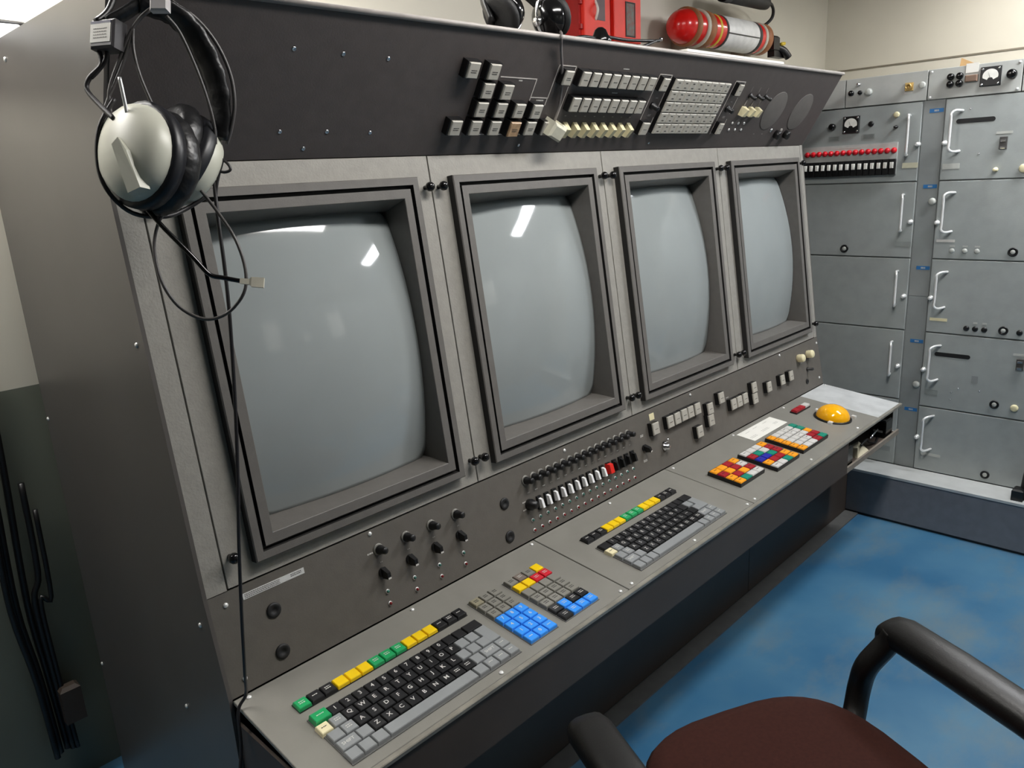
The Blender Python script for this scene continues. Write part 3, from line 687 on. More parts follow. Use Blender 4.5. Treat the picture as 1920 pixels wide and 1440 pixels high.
# ---- right rack
rg = thing('equipment_rack', 'right grey equipment rack with slotted drawer fronts at the picture edge', 'rack', (XR+.2, .39, -FZ), 'equipment racks')
raw('cabinet', MB().box(XR+.006, XR+.52, .10, .660, -FZ, .1305), m_rackd, rg)
PR = [panel(rg, 'drawer_panel', .659, .115, a, b) for a, b in [(-.0765,.1305), (-.2840,-.0765), (-.4885,-.2840), (-.7050,-.4885), (-.8990,-.7050)]]
for p, (z0, z1) in zip(PR, [(-.002,.098),(-.209,-.108),(-.415,-.318),(-.621,-.523),(-.829,-.729)]): handle(p, .616, .6335, z0, z1, .034)
for p, (y, z) in zip(PR, [(.652,.020),(.653,-.186),(.652,-.391),(.654,-.596),(.655,-.799)]): latch(p, y, z)
rlab(PR[0], .653, .612, -.047, -.033, m_plate1); rlab(PR[1], .651, .606, -.238, -.231, m_wprint); rlab(PR[2], .650, .606, -.4545, -.4465, m_cream)
rlab(PR[3], .646, .612, -.668, -.652, m_plate2); rlab(PR[4], .641, .590, -.851, -.843, m_plate1)
for p, z in ((PR[0], .072), (PR[3], -.548)):
    mb = MB(); L = []
    for j in range(9): a = PI/2 + PI*j/8; L.append((-.624 + .0058*math.cos(a), z + .0058*math.sin(a)))
    for j in range(9): a = -PI/2 + PI*j/8; L.append((-.546 + .0058*math.cos(a), z + .0058*math.sin(a)))
    mb.prism(L, .0002, .0008); put('slot', mb.mesh('slot', m_groove), rm(0,0,0), p)
for p, y, z in ((PR[0],.517,.012), (PR[3],.423,-.552)):
    put('rocker_switch', shared('rocker_sw', lambda: MB().cbox(-.0085,.0085,-.015,.015,0,.005,.001), m_print), rm(y, z), p)
    for dz in (-.011, .006): put('rocker_contact', shared('rocker_c', lambda: MB().cbox(-.006,.006,-.003,.003,.005,.0065,.001), m_chrome), rm(y, z+dz), p)
    rlab(p, y+.018, y-.018, z+.022, z+.028, m_plate1)
put('toggle', shared('rtog2', lambda: MB().lathe([(.006,0),(.006,.003),(.0035,.004),(.0045,.014),(.003,.016)], 10), m_cream), rm(.528,-.053), PR[0])
knob(PR[0], .466, -.052, .011, .008, m_cream); knob(PR[3], .424, -.672, .0095, .007, m_cream)
for y in (.611,.580,.551): 
    put('terminal', shared('terminal', lambda: MB().lathe([(.0065,0),(.0065,.002),(.004,.004)], 12), m_plate1), rm(y, -.2605), PR[1]); rlab(PR[1], y+.006, y-.006, -.250, -.2465, m_plate1)
for y in (.557,.536,.514,.433): blackjack(PR[2], y, -.468, .95)
for y in (.537,.515): rlab(PR[2], y+.005, y-.005, -.4545, -.4500, m_plate1)
for p, y, z in ((PR[1],.469,-.260),(PR[2],.470,-.466),(PR[3],.471,-.670),(PR[4],.474,-.875)): lockring(p, y, z)
for y, z in ((.578,-.653),(.579,-.674),(.562,-.640),(.51,-.640)): put('rivet', shared('rivet', lambda: MB().lathe([(.0022,0),(.0022,.001),(.001,.0016)], 8), m_chrome), rm(y, z), PR[3])
put('vent_patch', rbox(.532,.516,-.618,-.598,.0001,.0006).mesh('vent_patch', m_rackd), rm(0,0,0), PR[3])
for y, z in ((.60,.10),(.57,-.012)): put('rivet', shared('rivet', lambda: None, m_chrome), rm(y, z), PR[0])
# ---- strip between the racks
st = thing('rack_strip', 'narrow grey upright strip with blue tags between the two racks', 'cover strip', (XR+.003, .686, -.899))
for a, b in ((-.899,-.39), (-.389,.1305)): put('strip', MB().box(-.7115,-.6605,a,b,-.012,-.004).mesh('strip', m_rackd), rm(0,0,0), st)
for z in (.104,-.0905,-.310,-.518,-.721):
    g = put('tag', rbox(.697,.663,z-.005,z+.005,-.0039,-.0033).mesh('tag', m_blue), rm(0,0,0), st)
    put('tag_text', bars_mb(.011, 1, .0045).mesh('tag_text', m_plate1), rm(.68, z, -.0032), g)
for z in (-.13, -.644): put('round_boss', shared('boss', lambda: MB().lathe([(.0095,0),(.0095,.004),(.007,.008),(.003,.009)], 16), m_plate1), rm(.671, z, -.004), st)
# ---- boxes on top of the racks
def topbox(y0, y1, label):
    t = thing('rack_top_unit', label, 'panel unit', (XR+.1, (y0+y1)/2, .1305), 'shallow units on top of the racks')
    raw('case', MB().box(XR+.004, XR+.30, y1+.001, y0-.001, .1312, .206), m_rackd, t)
    put('front_panel', MB().cbox(-y0+.0008, -y1-.0008, .132, .2065, -.005, .001, .0008).mesh('front_panel', mat('rack_top_grey', (172, 174, 170), .42, var=.05, vs=20)), rm(0,0,0), t)
    return t
t0 = topbox(1.132, .920, 'plain shallow unit on the rack, half hidden by the header panel')
t1 = topbox(.919, .706, 'shallow unit with brass socket on top of the left rack')
knob(t1, .903, .169, .0078, .010); knob(t1, .879, .1685, .006, .008); knob(t1, .855, .168, .0095, .012, m_plate1); knob(t1, .719, .171, .0085, .006, m_plate1)
put('toggle', shared('rtog3', lambda: MB().lathe([(.005,0),(.005,.003),(.003,.004),(.0035,.014)], 10), m_chrome), rm(.883,.190), t1)
put('brass_socket', shared('brass', lambda: MB().cbox(-.0105,.0105,-.0105,.0105,0,.003,.001), mat('brass', (190, 160, 100), .35, .6)), rm(.751,.170,.001), t1)
put('socket_barrel', shared('brassb', lambda: MB().lathe([(.008,0),(.008,.010),(.005,.010),(.005,.004)], 14), mat('brass', (190,160,100))), rm(.751,.170,.003), t1)
put('lettering', bars_mb(.02, 1, .002).mesh('lettering', m_wprint), rm(.752,.1545,.0012), t1)
t2 = topbox(.705, .492, 'shallow unit with round meter and black posts on the right rack')
for y, z in ((.651,.183),(.630,.183),(.651,.165),(.630,.165)): knob(t2, y, z, .0085, .014)
meter(t2, .5605, .174); knob(t2, .514, .174, .0115, .016)
put('fuse_holder', shared('fuseh', lambda: MB().cbox(-.014,.014,-.008,.008,0,.010,.002), mat('brown_bakelite', (120, 96, 80), .5)), rm(.603,.174,.001), t2)
rlab(t2, .618, .589, .188, .2105, m_white, .0012)
for y in (.698,.500):
    for z in (.138,.200): put('screw', shared('screw', screw, m_chrome), rm(y, z, .001), t2)
t3 = topbox(.491, .279, 'shallow unit at the right picture edge above the rack')
cbd = raw('cardboard_scrap', MB().prism([(.648,.2068),(.600,.2068),(.612,.214),(.645,.2310)], XR+.05, XR+.056, (1,2,0)), mat('tan_cardboard', (196, 158, 108), .8)); tag(cbd, 'tan cardboard scrap standing on top of right rack', 'cardboard')
# ---- plinth
ph = thing('rack_plinth', 'long dark grey plinth with pale metal top in front of the racks', 'plinth', (1.94, .5, -FZ))
raw('front', MB().box(1.898, XR-.001, -.4, 1.26, -FZ+.008, -.906), mat('plinth_grey', (116, 118, 124), .5, var=.06, vs=30), ph)
raw('top_plate', MB().box(1.894, XR-.001, -.4, 1.26, -.906, -.899), mat('plinth_top_aluminium', (196, 198, 196), .4, .2, var=.06, vs=15), ph)
raw('foot_seal', MB().box(1.902, XR, -.4, 1.26, -FZ, -FZ+.008), m_black, ph)
# ---- black pouch at the right edge
bg = thing('black_pouch', 'black soft pouch standing on the plinth at the right picture edge', 'pouch', (1.945, .33, -.899))
mb = MB(); L = []
for z, k in ((-.899,1.0),(-.88,1.05),(-.84,1.0),(-.79,.92),(-.74,.75),(-.715,.45)):
    L.append([(1.945 + .03*k*math.cos(a)*1.0, .325 + .052*k*math.sin(a), z) for a in [2*PI*j/16 for j in range(16)]])
mb.loops(L, cap0=True, cap1=True, smooth=True); raw('body', mb, m_rubber, bg)
raw('flap', MB().cbox(1.909,1.945,.365,.392,-.899,-.868,.004), m_black, bg)

# ---------------------------------------------------------------- things on the back wall and on top of the console
ex = thing('fire_extinguisher', 'red fire extinguisher with white label strapped level on the wall', 'fire extinguisher', (2.1, 1.36, .40))
EXF = Frame((0, 1.36, .402), (0,1,0), (0,0,1), (1,0,0))
def exl(name, pr, mm, parent=ex, n=28): return put(name, MB().lathe(pr, n).mesh(name, mm), EXF.mat(0,0,0), parent)
m_exr = mat('extinguisher_red', (222, 26, 22), .25, var=.03, coat=.3)
exl('body', [(.002,1.800),(.018,1.802),(.034,1.812),(.044,1.828),(.0495,1.85),(.0495,2.28),(.047,2.315),(.038,2.345),(.022,2.362),(.018,2.372)], m_exr)
lb = exl('label', [(.0498,2.035),(.0502,2.037),(.0502,2.245),(.0498,2.247)], mat('extinguisher_label', (232, 232, 230), .4))
for z, ww in ((2.03,.012),(2.245,.02)): exl('label_border', [(.0504,z),(.0504,z+ww)], m_print, lb)
raw('label_line', MB().box(2.04,2.24,1.3085,1.310,.3905,.3935), m_print, lb)
exl('yellow_band', [(.0501,1.992),(.0501,2.004)], mat('yellow_tag', (226, 196, 60), .5))
m_strap = mat('brown_leather_strap', (150, 96, 58), .6, var=.15)
for z in (1.945, 2.325): 
    r = .0515 if z < 2 else .0475
    exl('strap', [(r-.001,z-.018),(r+.003,z-.016),(r+.003,z+.016),(r-.001,z+.018)], m_strap)
    exl('bracket_ring', [(r,z-.034),(r+.004,z-.034),(r+.004,z-.020),(r,z-.020)], mat('pale_bracket', (200, 194, 178), .5))
    raw('bracket', MB().box(z-.02,z+.02,1.395,1.4495,.345,.43), mat('bracket_paint', (176, 168, 150), .5), ex)
exl('cup_ring', [(.0495,1.856),(.0555,1.858),(.0555,1.876),(.0495,1.878)], m_strap)
exl('collar', [(.014,2.366),(.014,2.40)], mat('brass', (190,160,100)))
raw('valve', MB().cbox(2.396,2.440,1.335,1.375,.372,.418,.006), m_black, ex)
raw('lever', MB().box(2.41,2.50,1.340,1.365,.350,.372), m_black, ex)
raw('nozzle', MB().tube([(2.44,1.352,.385),(2.47,1.335,.372),(2.49,1.325,.350)], .013, 10), m_black, ex)
raw('safety_pin', MB().tube([(2.45,1.335,.392),(2.475,1.335,.396)], .006, 8, sub=False), mat('yellow_tag', (226, 196, 60), .5), ex)
wl = thing('wall_lamp', 'black cylinder spot lamp on a bent arm above the extinguisher', 'lamp', (2.2, 1.34, .45))
WLF = Frame((0, 1.335, .510), (0,1,0), (0,0,1), (1,0,0))
put('shade', MB().lathe([(.020,2.045),(.0235,2.050),(.0235,2.12),(.022,2.30),(.020,2.325),(.008,2.335)], 20).mesh('shade', m_rubber), WLF.mat(0,0,0), wl)
put('lens_hood', MB().lathe([(.0255,2.040),(.0255,2.075)], 20, cap0=False, cap1=False).mesh('lens_hood', m_black), WLF.mat(0,0,0), wl)
raw('arm', MB().tube([(2.33,1.335,.515),(2.37,1.337,.512),(2.397,1.342,.495),(2.400,1.35,.472),(2.385,1.37,.452),(2.37,1.40,.446),(2.37,1.4499,.446)], .0055, 8), m_black, wl)
rb = thing('red_wall_cabinet', 'red emergency cabinet with narrow glass pane on the back wall', 'cabinet', (1.56, 1.41, .36))
m_rbox = mat('red_cabinet_enamel', (240, 54, 38), .5, var=.04)
raw('case', MB().box(1.386,1.652,1.385,1.4495,.340,.655), mat('red_cabinet_dark', (170, 20, 18), .4), rb)
DM = Matrix(((1,0,0,0),(0,0,-1,1.385),(0,1,0,.340),(0,0,0,1)))
dl = raw('door', MB().cbox(1.397,1.508,0,.315,0,.012,.002, DM), m_rbox, rb)
raw('pane', MB().box(1.449,1.484,1.3722,1.3735,.385,.645), mat('smoked_pane', (96, 74, 78), .5), dl)
raw('handle', MB().tube([(1.444,1.374,.385),(1.439,1.362,.408),(1.444,1.374,.432)], .0035, 8), m_white, dl)
dr = raw('door', MB().cbox(1.526,1.652,0,.315,0,.012,.002, DM), m_rbox, rb)
raw('pane', MB().box(1.581,1.619,1.3722,1.3735,.358,.440), mat('green_glass_pane', (84, 98, 90), .5, vs=60, rgb2=(110, 52, 46)), dr)
raw('pane_frame', MB().loops([[(1.577,1.3728,.354),(1.623,1.3728,.354),(1.623,1.3728,.444),(1.577,1.3728,.444)],[(1.577,1.3715,.354),(1.623,1.3715,.354),(1.623,1.3715,.444),(1.577,1.3715,.444)],[(1.581,1.3715,.358),(1.619,1.3715,.358),(1.619,1.3715,.440),(1.581,1.3715,.440)]]), m_groove, dr)
for z in (.36,.42,.50): raw('hinge', MB().cbox(1.387,1.395,1.378,1.385,z,z+.012,.001), mat('red_cabinet_dark', (170,20,18)), rb)
wb = raw('white_board', MB().box(1.06,1.47,.856,1.01,P4[1]+.0002,P4[1]+.0085), m_white); tag(wb, 'white board lying flat on the console top below the extinguisher', 'board')
# second headset on top of the console
h2 = thing('headset', 'black headset with chrome sliders lying on top of the console', 'headset', (.65, .895, P4[1]))
def cupmesh(): return MB().lathe([(.004,-.022),(.018,-.020),(.027,-.012),(.030,0),(.030,.006)], 22)
def cushmesh(): 
    L = []
    for j in range(9):
        a = -PI/2 + PI*j/8; L.append((.024+.010*math.cos(a), .013+.008*math.sin(a)))
    return MB().lathe(L, 22)
for (x, y, ang, s) in ((.600,.893,PI*.5+.5,1), (.700,.893,-PI*.5+.25,1)):
    M = WORLD.mat(x, y, P4[1]+.0345) @ Matrix.Rotation(-ang*1.0, 4, 'Y') @ Matrix.Rotation(.0, 4, 'X')
    k = put('earcup', shared('h2cup', cupmesh, m_blackg), M, h2)
    put('cushion', shared('h2cush', cushmesh, m_rubber), M, k)
    put('chrome_slider', shared('h2slide', lambda: MB().lathe([(.006,-.034),(.0075,-.032),(.0075,-.022),(.005,-.020)], 12), m_chrome), M, k)
    put('chrome_yoke', shared('h2yoke', lambda: MB().tube([(.032,0,-.002),(.028,.0,-.02),(.0,.0,-.03),(-.028,0,-.02),(-.032,0,-.002)], .0022, 8), m_chrome), M, k)
raw('headband', MB().tube([(.575,.90,.225),(.580,.92,.262),(.610,.945,.296),(.650,.955,.304),(.692,.945,.296),(.722,.92,.262),(.726,.90,.225)], .006, 8, flat=2.0), m_black, h2)
raw('cord', MB().tube([(.718,.885,.222)] + [tuple(HD.pt(x, t, .006)) for x, t in [(.6650,.2015),(.6745,.1821),(.6955,.1491),(.7112,.1186),(.7222,.0865),(.7241,.0627)]], .0022, 8), mat('grey_cord', (120, 114, 112), .3), h2)
pg = put('plug', MB().cbox(-.019,.019,-.013,.013,.004,.030,.004).mesh('plug', m_cap if False else mat('off_white_plug', (206, 203, 184), .45)), HD.mat(.717, .050, 0, -.35), h2)
put('plug_wing', MB().cbox(.006,.024,-.004,.016,.006,.026,.003).mesh('plug_wing', mat('off_white_plug', (206,203,184))), HD.mat(.717, .050, 0, -.35), pg)
# black swivel arm
sa = thing('swivel_arm', 'flat black swivel arm with round hub lying on console top', 'swivel arm', (.85, .88, P4[1]))
raw('hub', MB().lathe([(.017,0),(.019,.004),(.019,.011),(.0135,.018),(.010,.026),(.005,.030)], 18, Matrix.Translation((.825,.885,P4[1]))), m_blackg, sa)
raw('arm', MB().tube([(.835,.885,.224),(.90,.882,.222),(.985,.878,.2265),(1.000,.878,.2305)], .0028, 8), m_black, sa)
raw('arm', MB().tube([(.815,.885,.218),(.78,.883,.218),(.752,.880,.2135)], .0032, 8), m_black, sa)
raw('brace', MB().tube([(.985,.878,.2265),(.955,.874,.218),(.928,.872,.2105)], .0028, 8), m_black, sa)
raw('tip', MB().lathe([(.0032,0),(.0032,.006)], 10, Matrix.Translation((1.001,.878,.2275))), m_chrome, sa)
# white duct on the back wall, hanging cables left of the console
dc = thing('wall_duct', 'white cable duct along the back wall behind the console', 'cable duct', (-.6, 1.435, .24))
raw('duct', MB().cbox(-1.45,.075,1.405,1.4495,.236,.258,.004), mat('duct_white', (226, 230, 234), .4), dc)
raw('duct_cable', MB().tube([(-1.45,1.42,.262),(-.4,1.42,.262),(-.05,1.42,.264),(.06,1.42,.261),(.085,1.43,.262)], .004, 6), m_black, dc)
hc = thing('hanging_cables', 'dark cables hanging down the back wall left of the console', 'cable', (-.08, 1.44, -.95))
for i, (dx, r, z1) in enumerate(((0,.0055,-.36),(-.022,.006,-.40),(.012,.005,-.55),(.022,.004,-.60),(-.035,.005,-.45))):
    raw('cable', MB().tube([(-.070+dx,1.436-.004*i,z1+.10),(-.076+dx,1.434-.004*i,z1-.06),(-.088+dx*.8,1.434-.004*i,-.66),(-.084+dx*.6,1.434-.004*i,-.80),(-.080+dx*.6,1.434-.004*i,-.96)], r, 7), m_black, hc)
raw('plug_body', MB().cbox(-.078,-.045,1.405,1.43,-.90,-.83,.006), m_dark, hc)

# ---------------------------------------------------------------- headset hanging at the left end of the header
hs = thing('headset', 'white shelled headset hanging from the left corner of the console', 'headset', (-.02, .80, -.03), None)
m_shell = mat('headset_shell_ivory', (196, 196, 182), .38, var=.02, vs=20)
m_hcab = mat('headset_cable_black', (34, 32, 34), .45); m_hcab2 = mat('headset_wire_grey', (78, 75, 74), .4)
m_rim = mat('dark_blue_grey_rim', (24, 25, 30), .4)
m_leather = mat('wrinkled_black_leather', (20, 20, 22), .38, bump=.9, bs=70)
def axes(nrm, up):
    n = Vector(nrm).normalized(); u = Vector(up); u = (u - n*u.dot(n)).normalized(); r = u.cross(n)
    return n, u, r
def cupM(c, nrm, up):
    n, u, r = axes(nrm, up); M = Matrix.Identity(4)
    for i in range(3): M[i][0] = r[i]; M[i][1] = u[i]; M[i][2] = n[i]
    M.translation = wpt(c); return M
def shell():
    return MB().lathe([(.0415,0),(.0415,.006),(.039,.014),(.034,.020),(.026,.0245),(.014,.027),(.003,.028)], 32, sy=1.16)
def ridge():
    L = []
    for z, k in ((.016,1.0),(.0295,.75)):
        L.append([(.004-.010*k,-.046,z*.72),(.004+.010*k,-.046,z*.72),(.006+.008*k,-.012,z+.0015),(.002+.004*k,.004,z+.0015),(.001-.006*k,.000,z+.0015)])
    return MB().loops(L, cap1=True)
def rim(): return MB().lathe([(.046,-.010),(.0465,-.004),(.0465,.002),(.042,.004)], 32, sy=1.15)
def cushion():
    L = []; n = 48
    for j in range(9):
        a = -PI/2 + PI*j/8; ring = []
        for q in range(n):
            th = 2*PI*q/n; k = 1 + .018*math.sin(th*17) * math.cos(a)
            rr_ = (.036 + .011*math.cos(a)) * k
            ring.append((rr_*math.cos(th), rr_*1.15*math.sin(th), -.022 + .013*math.sin(a)))
        L.append(ring)
    return MB().loops(L, cap0=True, cap1=True, smooth=True)
n1 = -FW*.93 - RT*.34 + UPV*.08
c1 = cupM((-.0225,.7905,.0370), n1, UPV*.95 - RT*.30)
k = put('earcup', shared('hs_shell', shell, m_shell), c1, hs)
put('cup_rim', shared('hs_rim', rim, m_rim), c1, k); put('cushion', shared('hs_cush', cushion, m_leather), c1, k); put('shell_ridge', shared('hs_ridge', ridge, m_shell), c1, k)
n2 = FW*.72 + RT*.55 - UPV*.38
c2 = cupM((.0345,.8230,.0300), n2, UPV*.95 - RT*.30)
k2 = put('earcup', shared('hs_shell', shell, m_shell), c2, hs)
put('cup_rim', shared('hs_rim', rim, m_rim), c2, k2); put('cushion', shared('hs_cush', cushion, m_leather), c2, k2)
def cable(name, pts, r, mm, parent=hs, **kw): return raw(name, MB().tube(pts, r, 8, **kw), mm, parent)
cable('cable_loop', [(-0.0295,0.8119,0.0897),(-0.048,0.8128,0.0631),(-0.0566,0.8084,0.029),(-0.0533,0.8024,0.0031),(-0.0358,0.7991,-0.017),(-0.0065,0.7969,-0.0223),(0.0199,0.8024,-0.0156),(0.0401,0.8008,-0.0051)], .0022, m_hcab)
cable('cable_loop', [(0.0268,0.8114,0.0257),(0.0295,0.7936,0.006),(0.0359,0.7689,-0.0223),(0.0395,0.7477,-0.0489),(0.0395,0.7365,-0.0779),(0.033,0.7341,-0.101),(0.0165,0.7435,-0.1198),(-0.0028,0.7544,-0.123),(-0.0194,0.7693,-0.1086),(-0.0277,0.7805,-0.0821),(-0.0253,0.79,-0.0513),(-0.0168,0.7906,-0.0277),(-0.0031,0.7903,-0.0116)], .0017, m_hcab2)
cable('cable_drop', [(0.0541,0.8021,0.0352),(0.0491,0.7963,0.0068),(0.0429,0.787,-0.0335),(0.0394,0.781,-0.077),(0.0353,0.7784,-0.1327),(0.0276,0.7799,-0.2254),(0.0176,0.7798,-0.309),(0.0084,0.7822,-0.3838),(0.0005,0.7865,-0.4697),(-0.0012,0.8003,-0.5529),(0.0072,0.8285,-0.6027),(-0.004,0.832,-0.622),(-0.0112,0.8237,-0.6662),(-0.0226,0.8174,-0.7171),(-.024,.815,-.86)], .0021, m_hcab)
cable('cable_knot', [(0.0568,0.7993,0.035),(0.0629,0.7903,0.0274),(0.064,0.7865,0.0203),(0.0587,0.7909,0.018),(0.0532,0.7976,0.0211)], .0015, m_hcab)
cable('cable_knot', [(0.0608,0.7935,0.0303),(0.052,0.7943,0.0092),(0.0455,0.7926,-0.012)], .0015, m_hcab)
cable('jack_cable', [(-0.0296,0.8291,0.1341),(-0.0312,0.8257,0.1213),(-0.0417,0.832,0.1101),(-0.0459,0.8322,0.0994),(-0.0432,0.8165,0.085),(-0.0392,0.7947,0.0693)], .0024, m_hcab)
cable('mic_boom', [(-0.0279,0.7851,-0.0136),(-0.0198,0.7693,-0.0335),(-0.0055,0.752,-0.0601),(0.0043,0.7423,-0.0785),(0.0159,0.7361,-0.0834),(0.0292,0.7283,-0.0879)], .0023, m_blackg)
a = Vector((0.0292,0.7283,-0.0879)); b = Vector((0.0475,0.7158,-0.0917))
mb = MB(); dd = (b-a).normalized(); uu = UPV - dd*UPV.dot(dd); uu.normalize(); ss = dd.cross(uu)
L = [[a + dd*l + uu*(h*sy) + ss*(h2_*sx) for sx, sy in ((-1,-1),(1,-1),(1,1),(-1,1))] for l, h, h2_ in ((-.001,.0026,.0024),(.008,.0028,.0026),(.010,.0048,.0034),(.022,.0050,.0034))]
mb.loops(L, cap0=True, cap1=True); raw('mic_tip', mb, mat('ivory_connector', (222, 216, 198), .4), hs)
cable('band_wire', [(-0.0354,0.8122,0.0752),(-0.0313,0.8166,0.0973),(-0.0174,0.8138,0.1262),(-0.0008,0.8085,0.1559),(0.0168,0.8042,0.1719),(0.0341,0.8032,0.1763),(0.0552,0.801,0.1684),(0.0728,0.796,0.1445),(0.0809,0.7908,0.1139),(0.0797,0.7883,0.0852),(0.0744,0.792,0.0619),(0.0697,0.7981,0.0464)], .0019, m_hcab2)
cable('band_wire', [(0.0272,0.7986,0.1654),(0.0371,0.7985,0.1528),(0.045,0.7956,0.1276),(0.0513,0.7912,0.095),(0.0548,0.7896,0.0616),(0.053,0.7941,0.0305)], .0018, m_hcab2)
cable('band_wire', [(-0.0015,0.8092,0.156),(-0.0063,0.8061,0.1354),(-0.0078,0.798,0.1105),(-0.0038,0.7908,0.0835),(-0.0003,0.791,0.0738)], .0016, m_hcab2)
cable('band_wire', [(-0.0036,0.8091,0.1501),(-0.0168,0.8112,0.1212),(-0.0325,0.8159,0.0924),(-0.0393,0.8151,0.0802)], .0016, m_hcab2)
mb = MB(); mb.tube([(0.0105,0.818,0.1760),(0.0257,0.8141,0.1749),(0.04,0.809,0.1695),(0.0534,0.806,0.1547),(0.0632,0.803,0.1315),(0.0691,0.801,0.1037),(0.0689,0.8004,0.0752),(0.064,0.8012,0.0507)], .0135, 12, rad=lambda t: .0135*(1-.35*abs(2*t-1)**3)*(1+.05*math.sin(t*60)), flat=.5)
raw('headband_pad', mb, m_leather, hs)
cable('headband_strap', [(0.0257,0.815,0.1749),(0.0116,0.8186,0.1767),(0.0001,0.8203,0.1701),(-0.0187,0.8237,0.1593)], .0075, m_leather, flat=.5)
n_, u_, r_ = axes(-FW, UPV)
CM = cupM((.0204,.7937,.1733), -FW, UPV)
put('band_clip', MB().cbox(-.0085,.0085,-.0062,.0062,-.004,.004,.0015).mesh('band_clip', mat('pale_clip', (196, 192, 192), .4)), CM, hs)
cable('slider_rod', [(-0.0302,0.7895,0.1061),(-0.0306,0.7865,0.0880),(-0.0308,0.7851,0.0743)], .0018, m_steel)
bx = thing('inline_box', 'small dark inline box with white label on the headset cord', 'cable box', (-.0285, .82, .137))
BM = cupM((-.0285,.8188,.1487), -FW*.93 - RT*.3, UPV*.99 + RT*.06)
kb = put('box', MB().cbox(-.0140,.0140,-.0135,.0135,-.016,0,.002).mesh('box', mat('dark_grey_box', (60, 58, 60), .45)), BM, bx)
lb = put('label', MB().box(-.0128,.0108,-.0085,.0088,.0001,.0006).mesh('label', m_white), BM, bx)
put('label_band', MB().box(-.0128,.0108,.0089,.0115,.0001,.0006).mesh('label_band', mat('navy_print', (28, 30, 70), .5)), BM, bx)
put('lettering', bars_mb(.016, 4, .0007, .0028).mesh('lettering', m_line), BM @ Matrix.Translation((-.001*U, 0, .0007*U)), lb)
raw('lead', MB().tube([(-0.0247,0.824,0.1360),(-0.0272,0.8235,0.126),(-0.0344,0.8271,0.1165),(-0.0409,0.8312,0.11)], .0022, 8), m_hcab, bx)
raw('hook_strap', MB().tube([(-.0285,.826,.160),(-.012,.832,.174),(.004,.838,.205),(.004,.846,.210)], .003, 8), m_black, bx)

# ---------------------------------------------------------------- office chair
CF = Vector((.426,.904,0)).normalized(); CR = Vector((CF.y,-CF.x,0))
CHF = Frame((.4427,.3936,-FZ), CR, CF, (0,0,1))          # x right, t forward, n up
ch = thing('office_chair', 'office chair with dark brown seat and black loop armrests', 'chair', CHF.pt(.012,-.16,0))
def cput(name, mb, mm, parent=ch): return raw(name, in_frame(CHF, mb), mm, parent)
SZ = FZ-.703
m_seat = mat('dark_brown_seat_fabric', (52, 25, 19), .95, var=.12, vs=150, bump=.25, bs=900, spec=.2)
mb = MB(); L = []
for z, k in ((SZ-.055,.80),(SZ-.040,.95),(SZ-.018,1.0),(SZ-.006,.96),(SZ,.86),(SZ+.001,.5),(SZ+.001,.1)):   # seat cushion outline
    ring = []
    for j in range(40):
        a = 2*PI*j/40; ca, sa_ = math.cos(a), math.sin(a); e = .62
        ring.append((.012 + .166*k*math.copysign(abs(ca)**e, ca), -.120 + .178*k*math.copysign(abs(sa_)**e, sa_), z - .004*(1-k)*0))
    L.append(ring)
mb.loops(L, cap0=True, cap1=True, smooth=True); cput('seat', mb, m_seat)
m_arm = mat('black_urethane_arm', (19, 18, 17), .42, var=.08, bump=.12, bs=350)
for sx in (-1, 1):
    xo = .2445 if sx > 0 else -.2145
    AZ = FZ-.6
    mb = MB(); L = []
    for (t, z, wd, hh) in ((.014,-.018,.008,.008),(.012,-.010,.018,.014),(.002,-.004,.0235,.019),(-.016,0,.0255,.020),(-.10,.0,.0255,.020),(-.19,-.002,.0245,.019),(-.262,-.008,.0225,.017),(-.278,-.020,.012,.010)):
        L.append([(xo+wd*math.copysign(abs(math.cos(a))**.7, math.cos(a)), t, AZ+z-.018+hh*math.copysign(abs(math.sin(a))**.7, math.sin(a))) for a in [2*PI*j/16 for j in range(16)]])
    mb.loops(L, cap0=True, cap1=True, smooth=True)
    ar = cput('armrest', mb, m_arm)
    xi = xo - sx*.034
    mb = MB(); mb.tube([(xo-sx*.010,-.012,AZ-.014),(xo-sx*.016,-.006,AZ-.035),(xi,.006,AZ-.070),(xi-sx*.004,.012,AZ-.105),(xi-sx*.018,.004,AZ-.138),(xi-sx*.05,-.02,AZ-.158),(xi-sx*.10,-.05,AZ-.162)], .0155, 10)
    cput('arm_post', mb, m_arm, ar)
    mb = MB(); mb.tube([(xo-sx*.008,-.228,AZ-.022),(xo-sx*.016,-.250,AZ-.06),(xi,-.245,AZ-.11),(xi-sx*.01,-.20,AZ-.148),(xi-sx*.05,-.14,AZ-.160)], .0165, 10)
    cput('arm_post', mb, m_arm, ar)
mb = MB(); L = []
for t, wd, z0, z1 in ((-.345,.13,SZ+.05,SZ+.16),(-.357,.145,SZ+.035,SZ+.175),(-.380,.145,SZ+.035,SZ+.175),(-.390,.12,SZ+.055,SZ+.155)):
    L.append([(.012+wd*math.copysign(abs(math.cos(a))**.6, math.cos(a)), t-.02*math.cos(a)**2*-1, (z0+z1)/2+(z1-z0)/2*math.copysign(abs(math.sin(a))**.6, math.sin(a))) for a in [2*PI*j/28 for j in range(28)]])
mb.loops(L, cap0=True, cap1=True, smooth=True); cput('backrest', mb, m_seat)
cput('back_bar', MB().tube([(.012,-.18,SZ-.06),(.012,-.34,SZ-.06),(.012,-.395,SZ-.02),(.012,-.40,SZ+.12)], .016, 10, flat=.5), m_arm)
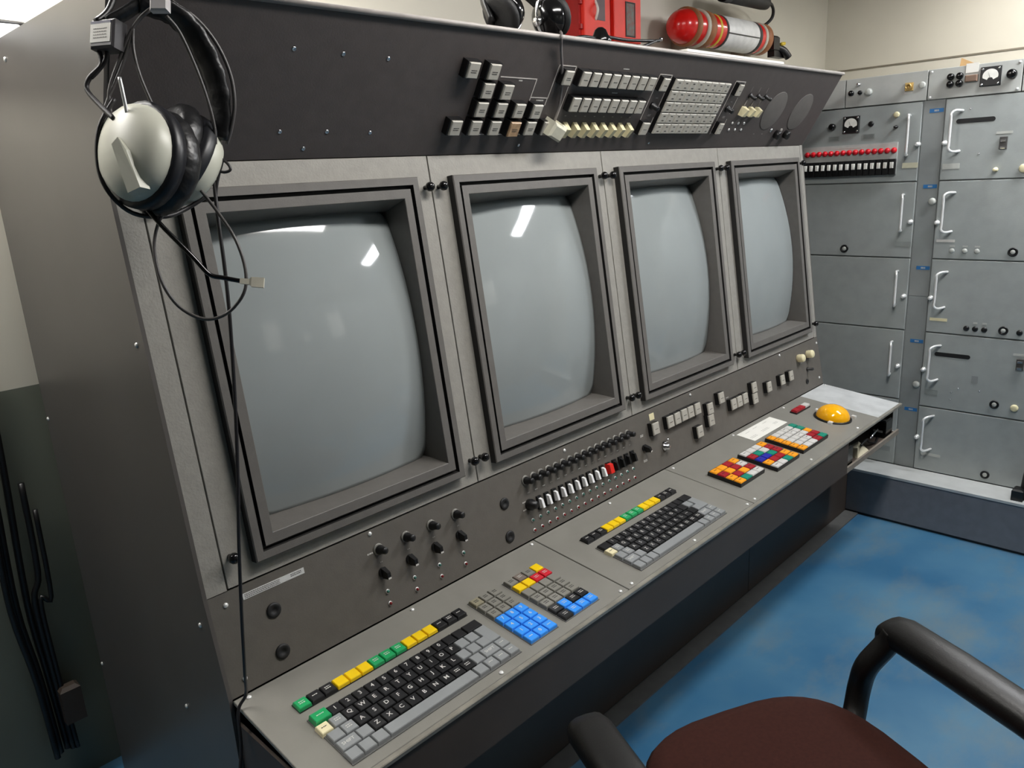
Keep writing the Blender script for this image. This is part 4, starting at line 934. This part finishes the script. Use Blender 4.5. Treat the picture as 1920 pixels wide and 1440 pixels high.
cput('seat_pan', MB().cbox(-.09,.114,-.24,-.02,SZ-.075,SZ-.055,.004), m_black)
cput('gas_column', MB().lathe([(.022,.06),(.022,.14),(.014,.14),(.014,SZ-.075)], 16, Matrix.Translation((.012,-.14,0))), m_black)
for j in range(5):
    a = .3 + 2*PI*j/5; dx, dy = math.cos(a), math.sin(a)
    lg = cput('base_leg', MB().tube([(.012,-.14,.075),(.012+.12*dx,-.14+.12*dy,.062),(.012+.215*dx,-.14+.215*dy,.048)], .014, 8), m_black)
    cput('caster', MB().lathe([(.018,-.012),(.020,-.009),(.020,.009),(.018,.012)], 16, Matrix.Translation((.012+.215*dx,-.14+.215*dy,.020)) @ Matrix.Rotation(a, 4, 'Z') @ Matrix.Rotation(PI/2, 4, 'X')), m_rubber, lg)

# ---------------------------------------------------------------- rack bank across the aisle (seen mirrored in the glass)
m_opp = mat('opposite_rack_grey', (84, 88, 87), .5, var=.05, vs=20)
for i, (a, b, lab) in enumerate(((-.10,.66,'grey rack across the aisle, mirrored on the left of the nearest screen'), (.66,1.42,'grey rack across the aisle, mirrored in the middle of the nearest screen'), (1.42,2.18,'grey rack across the aisle, facing the far monitors'))):
    t = thing('aisle_rack', lab, 'rack', ((a+b)/2, -.86, -FZ), 'racks across the aisle')
    raw('cabinet', MB().box(a+.002, b-.002, -1.05, -.656, -FZ, .36), m_dark, t)
    for z0, z1 in ((-FZ+.06,-.62),(-.618,-.26),(-.258,-.06),(-.058,.355)): raw('front_panel', MB().box(a+.004, b-.004, -.656, -.650, z0+.002, z1), m_opp, t)
    if i < 2:
        x0, x1 = ((.44,.59),(1.165,1.36))[i]
        raw('white_card', MB().box(x0, x1, -.650, -.648, -.02, .255), m_white, t)
        for q in range(6):
            for zz in (-.205, -.235): raw('key_cap', MB().box(a+.12+.07*q, a+.155+.07*q, -.650, -.642, zz-.008, zz+.008), m_white, t)
    if i == 1: raw('meter', MB().cbox(.81,.89,0,.08,0,.02,.004, Matrix(((1,0,0,0),(0,0,1,-.650),(0,1,0,0),(0,0,0,1)))), m_white, t)
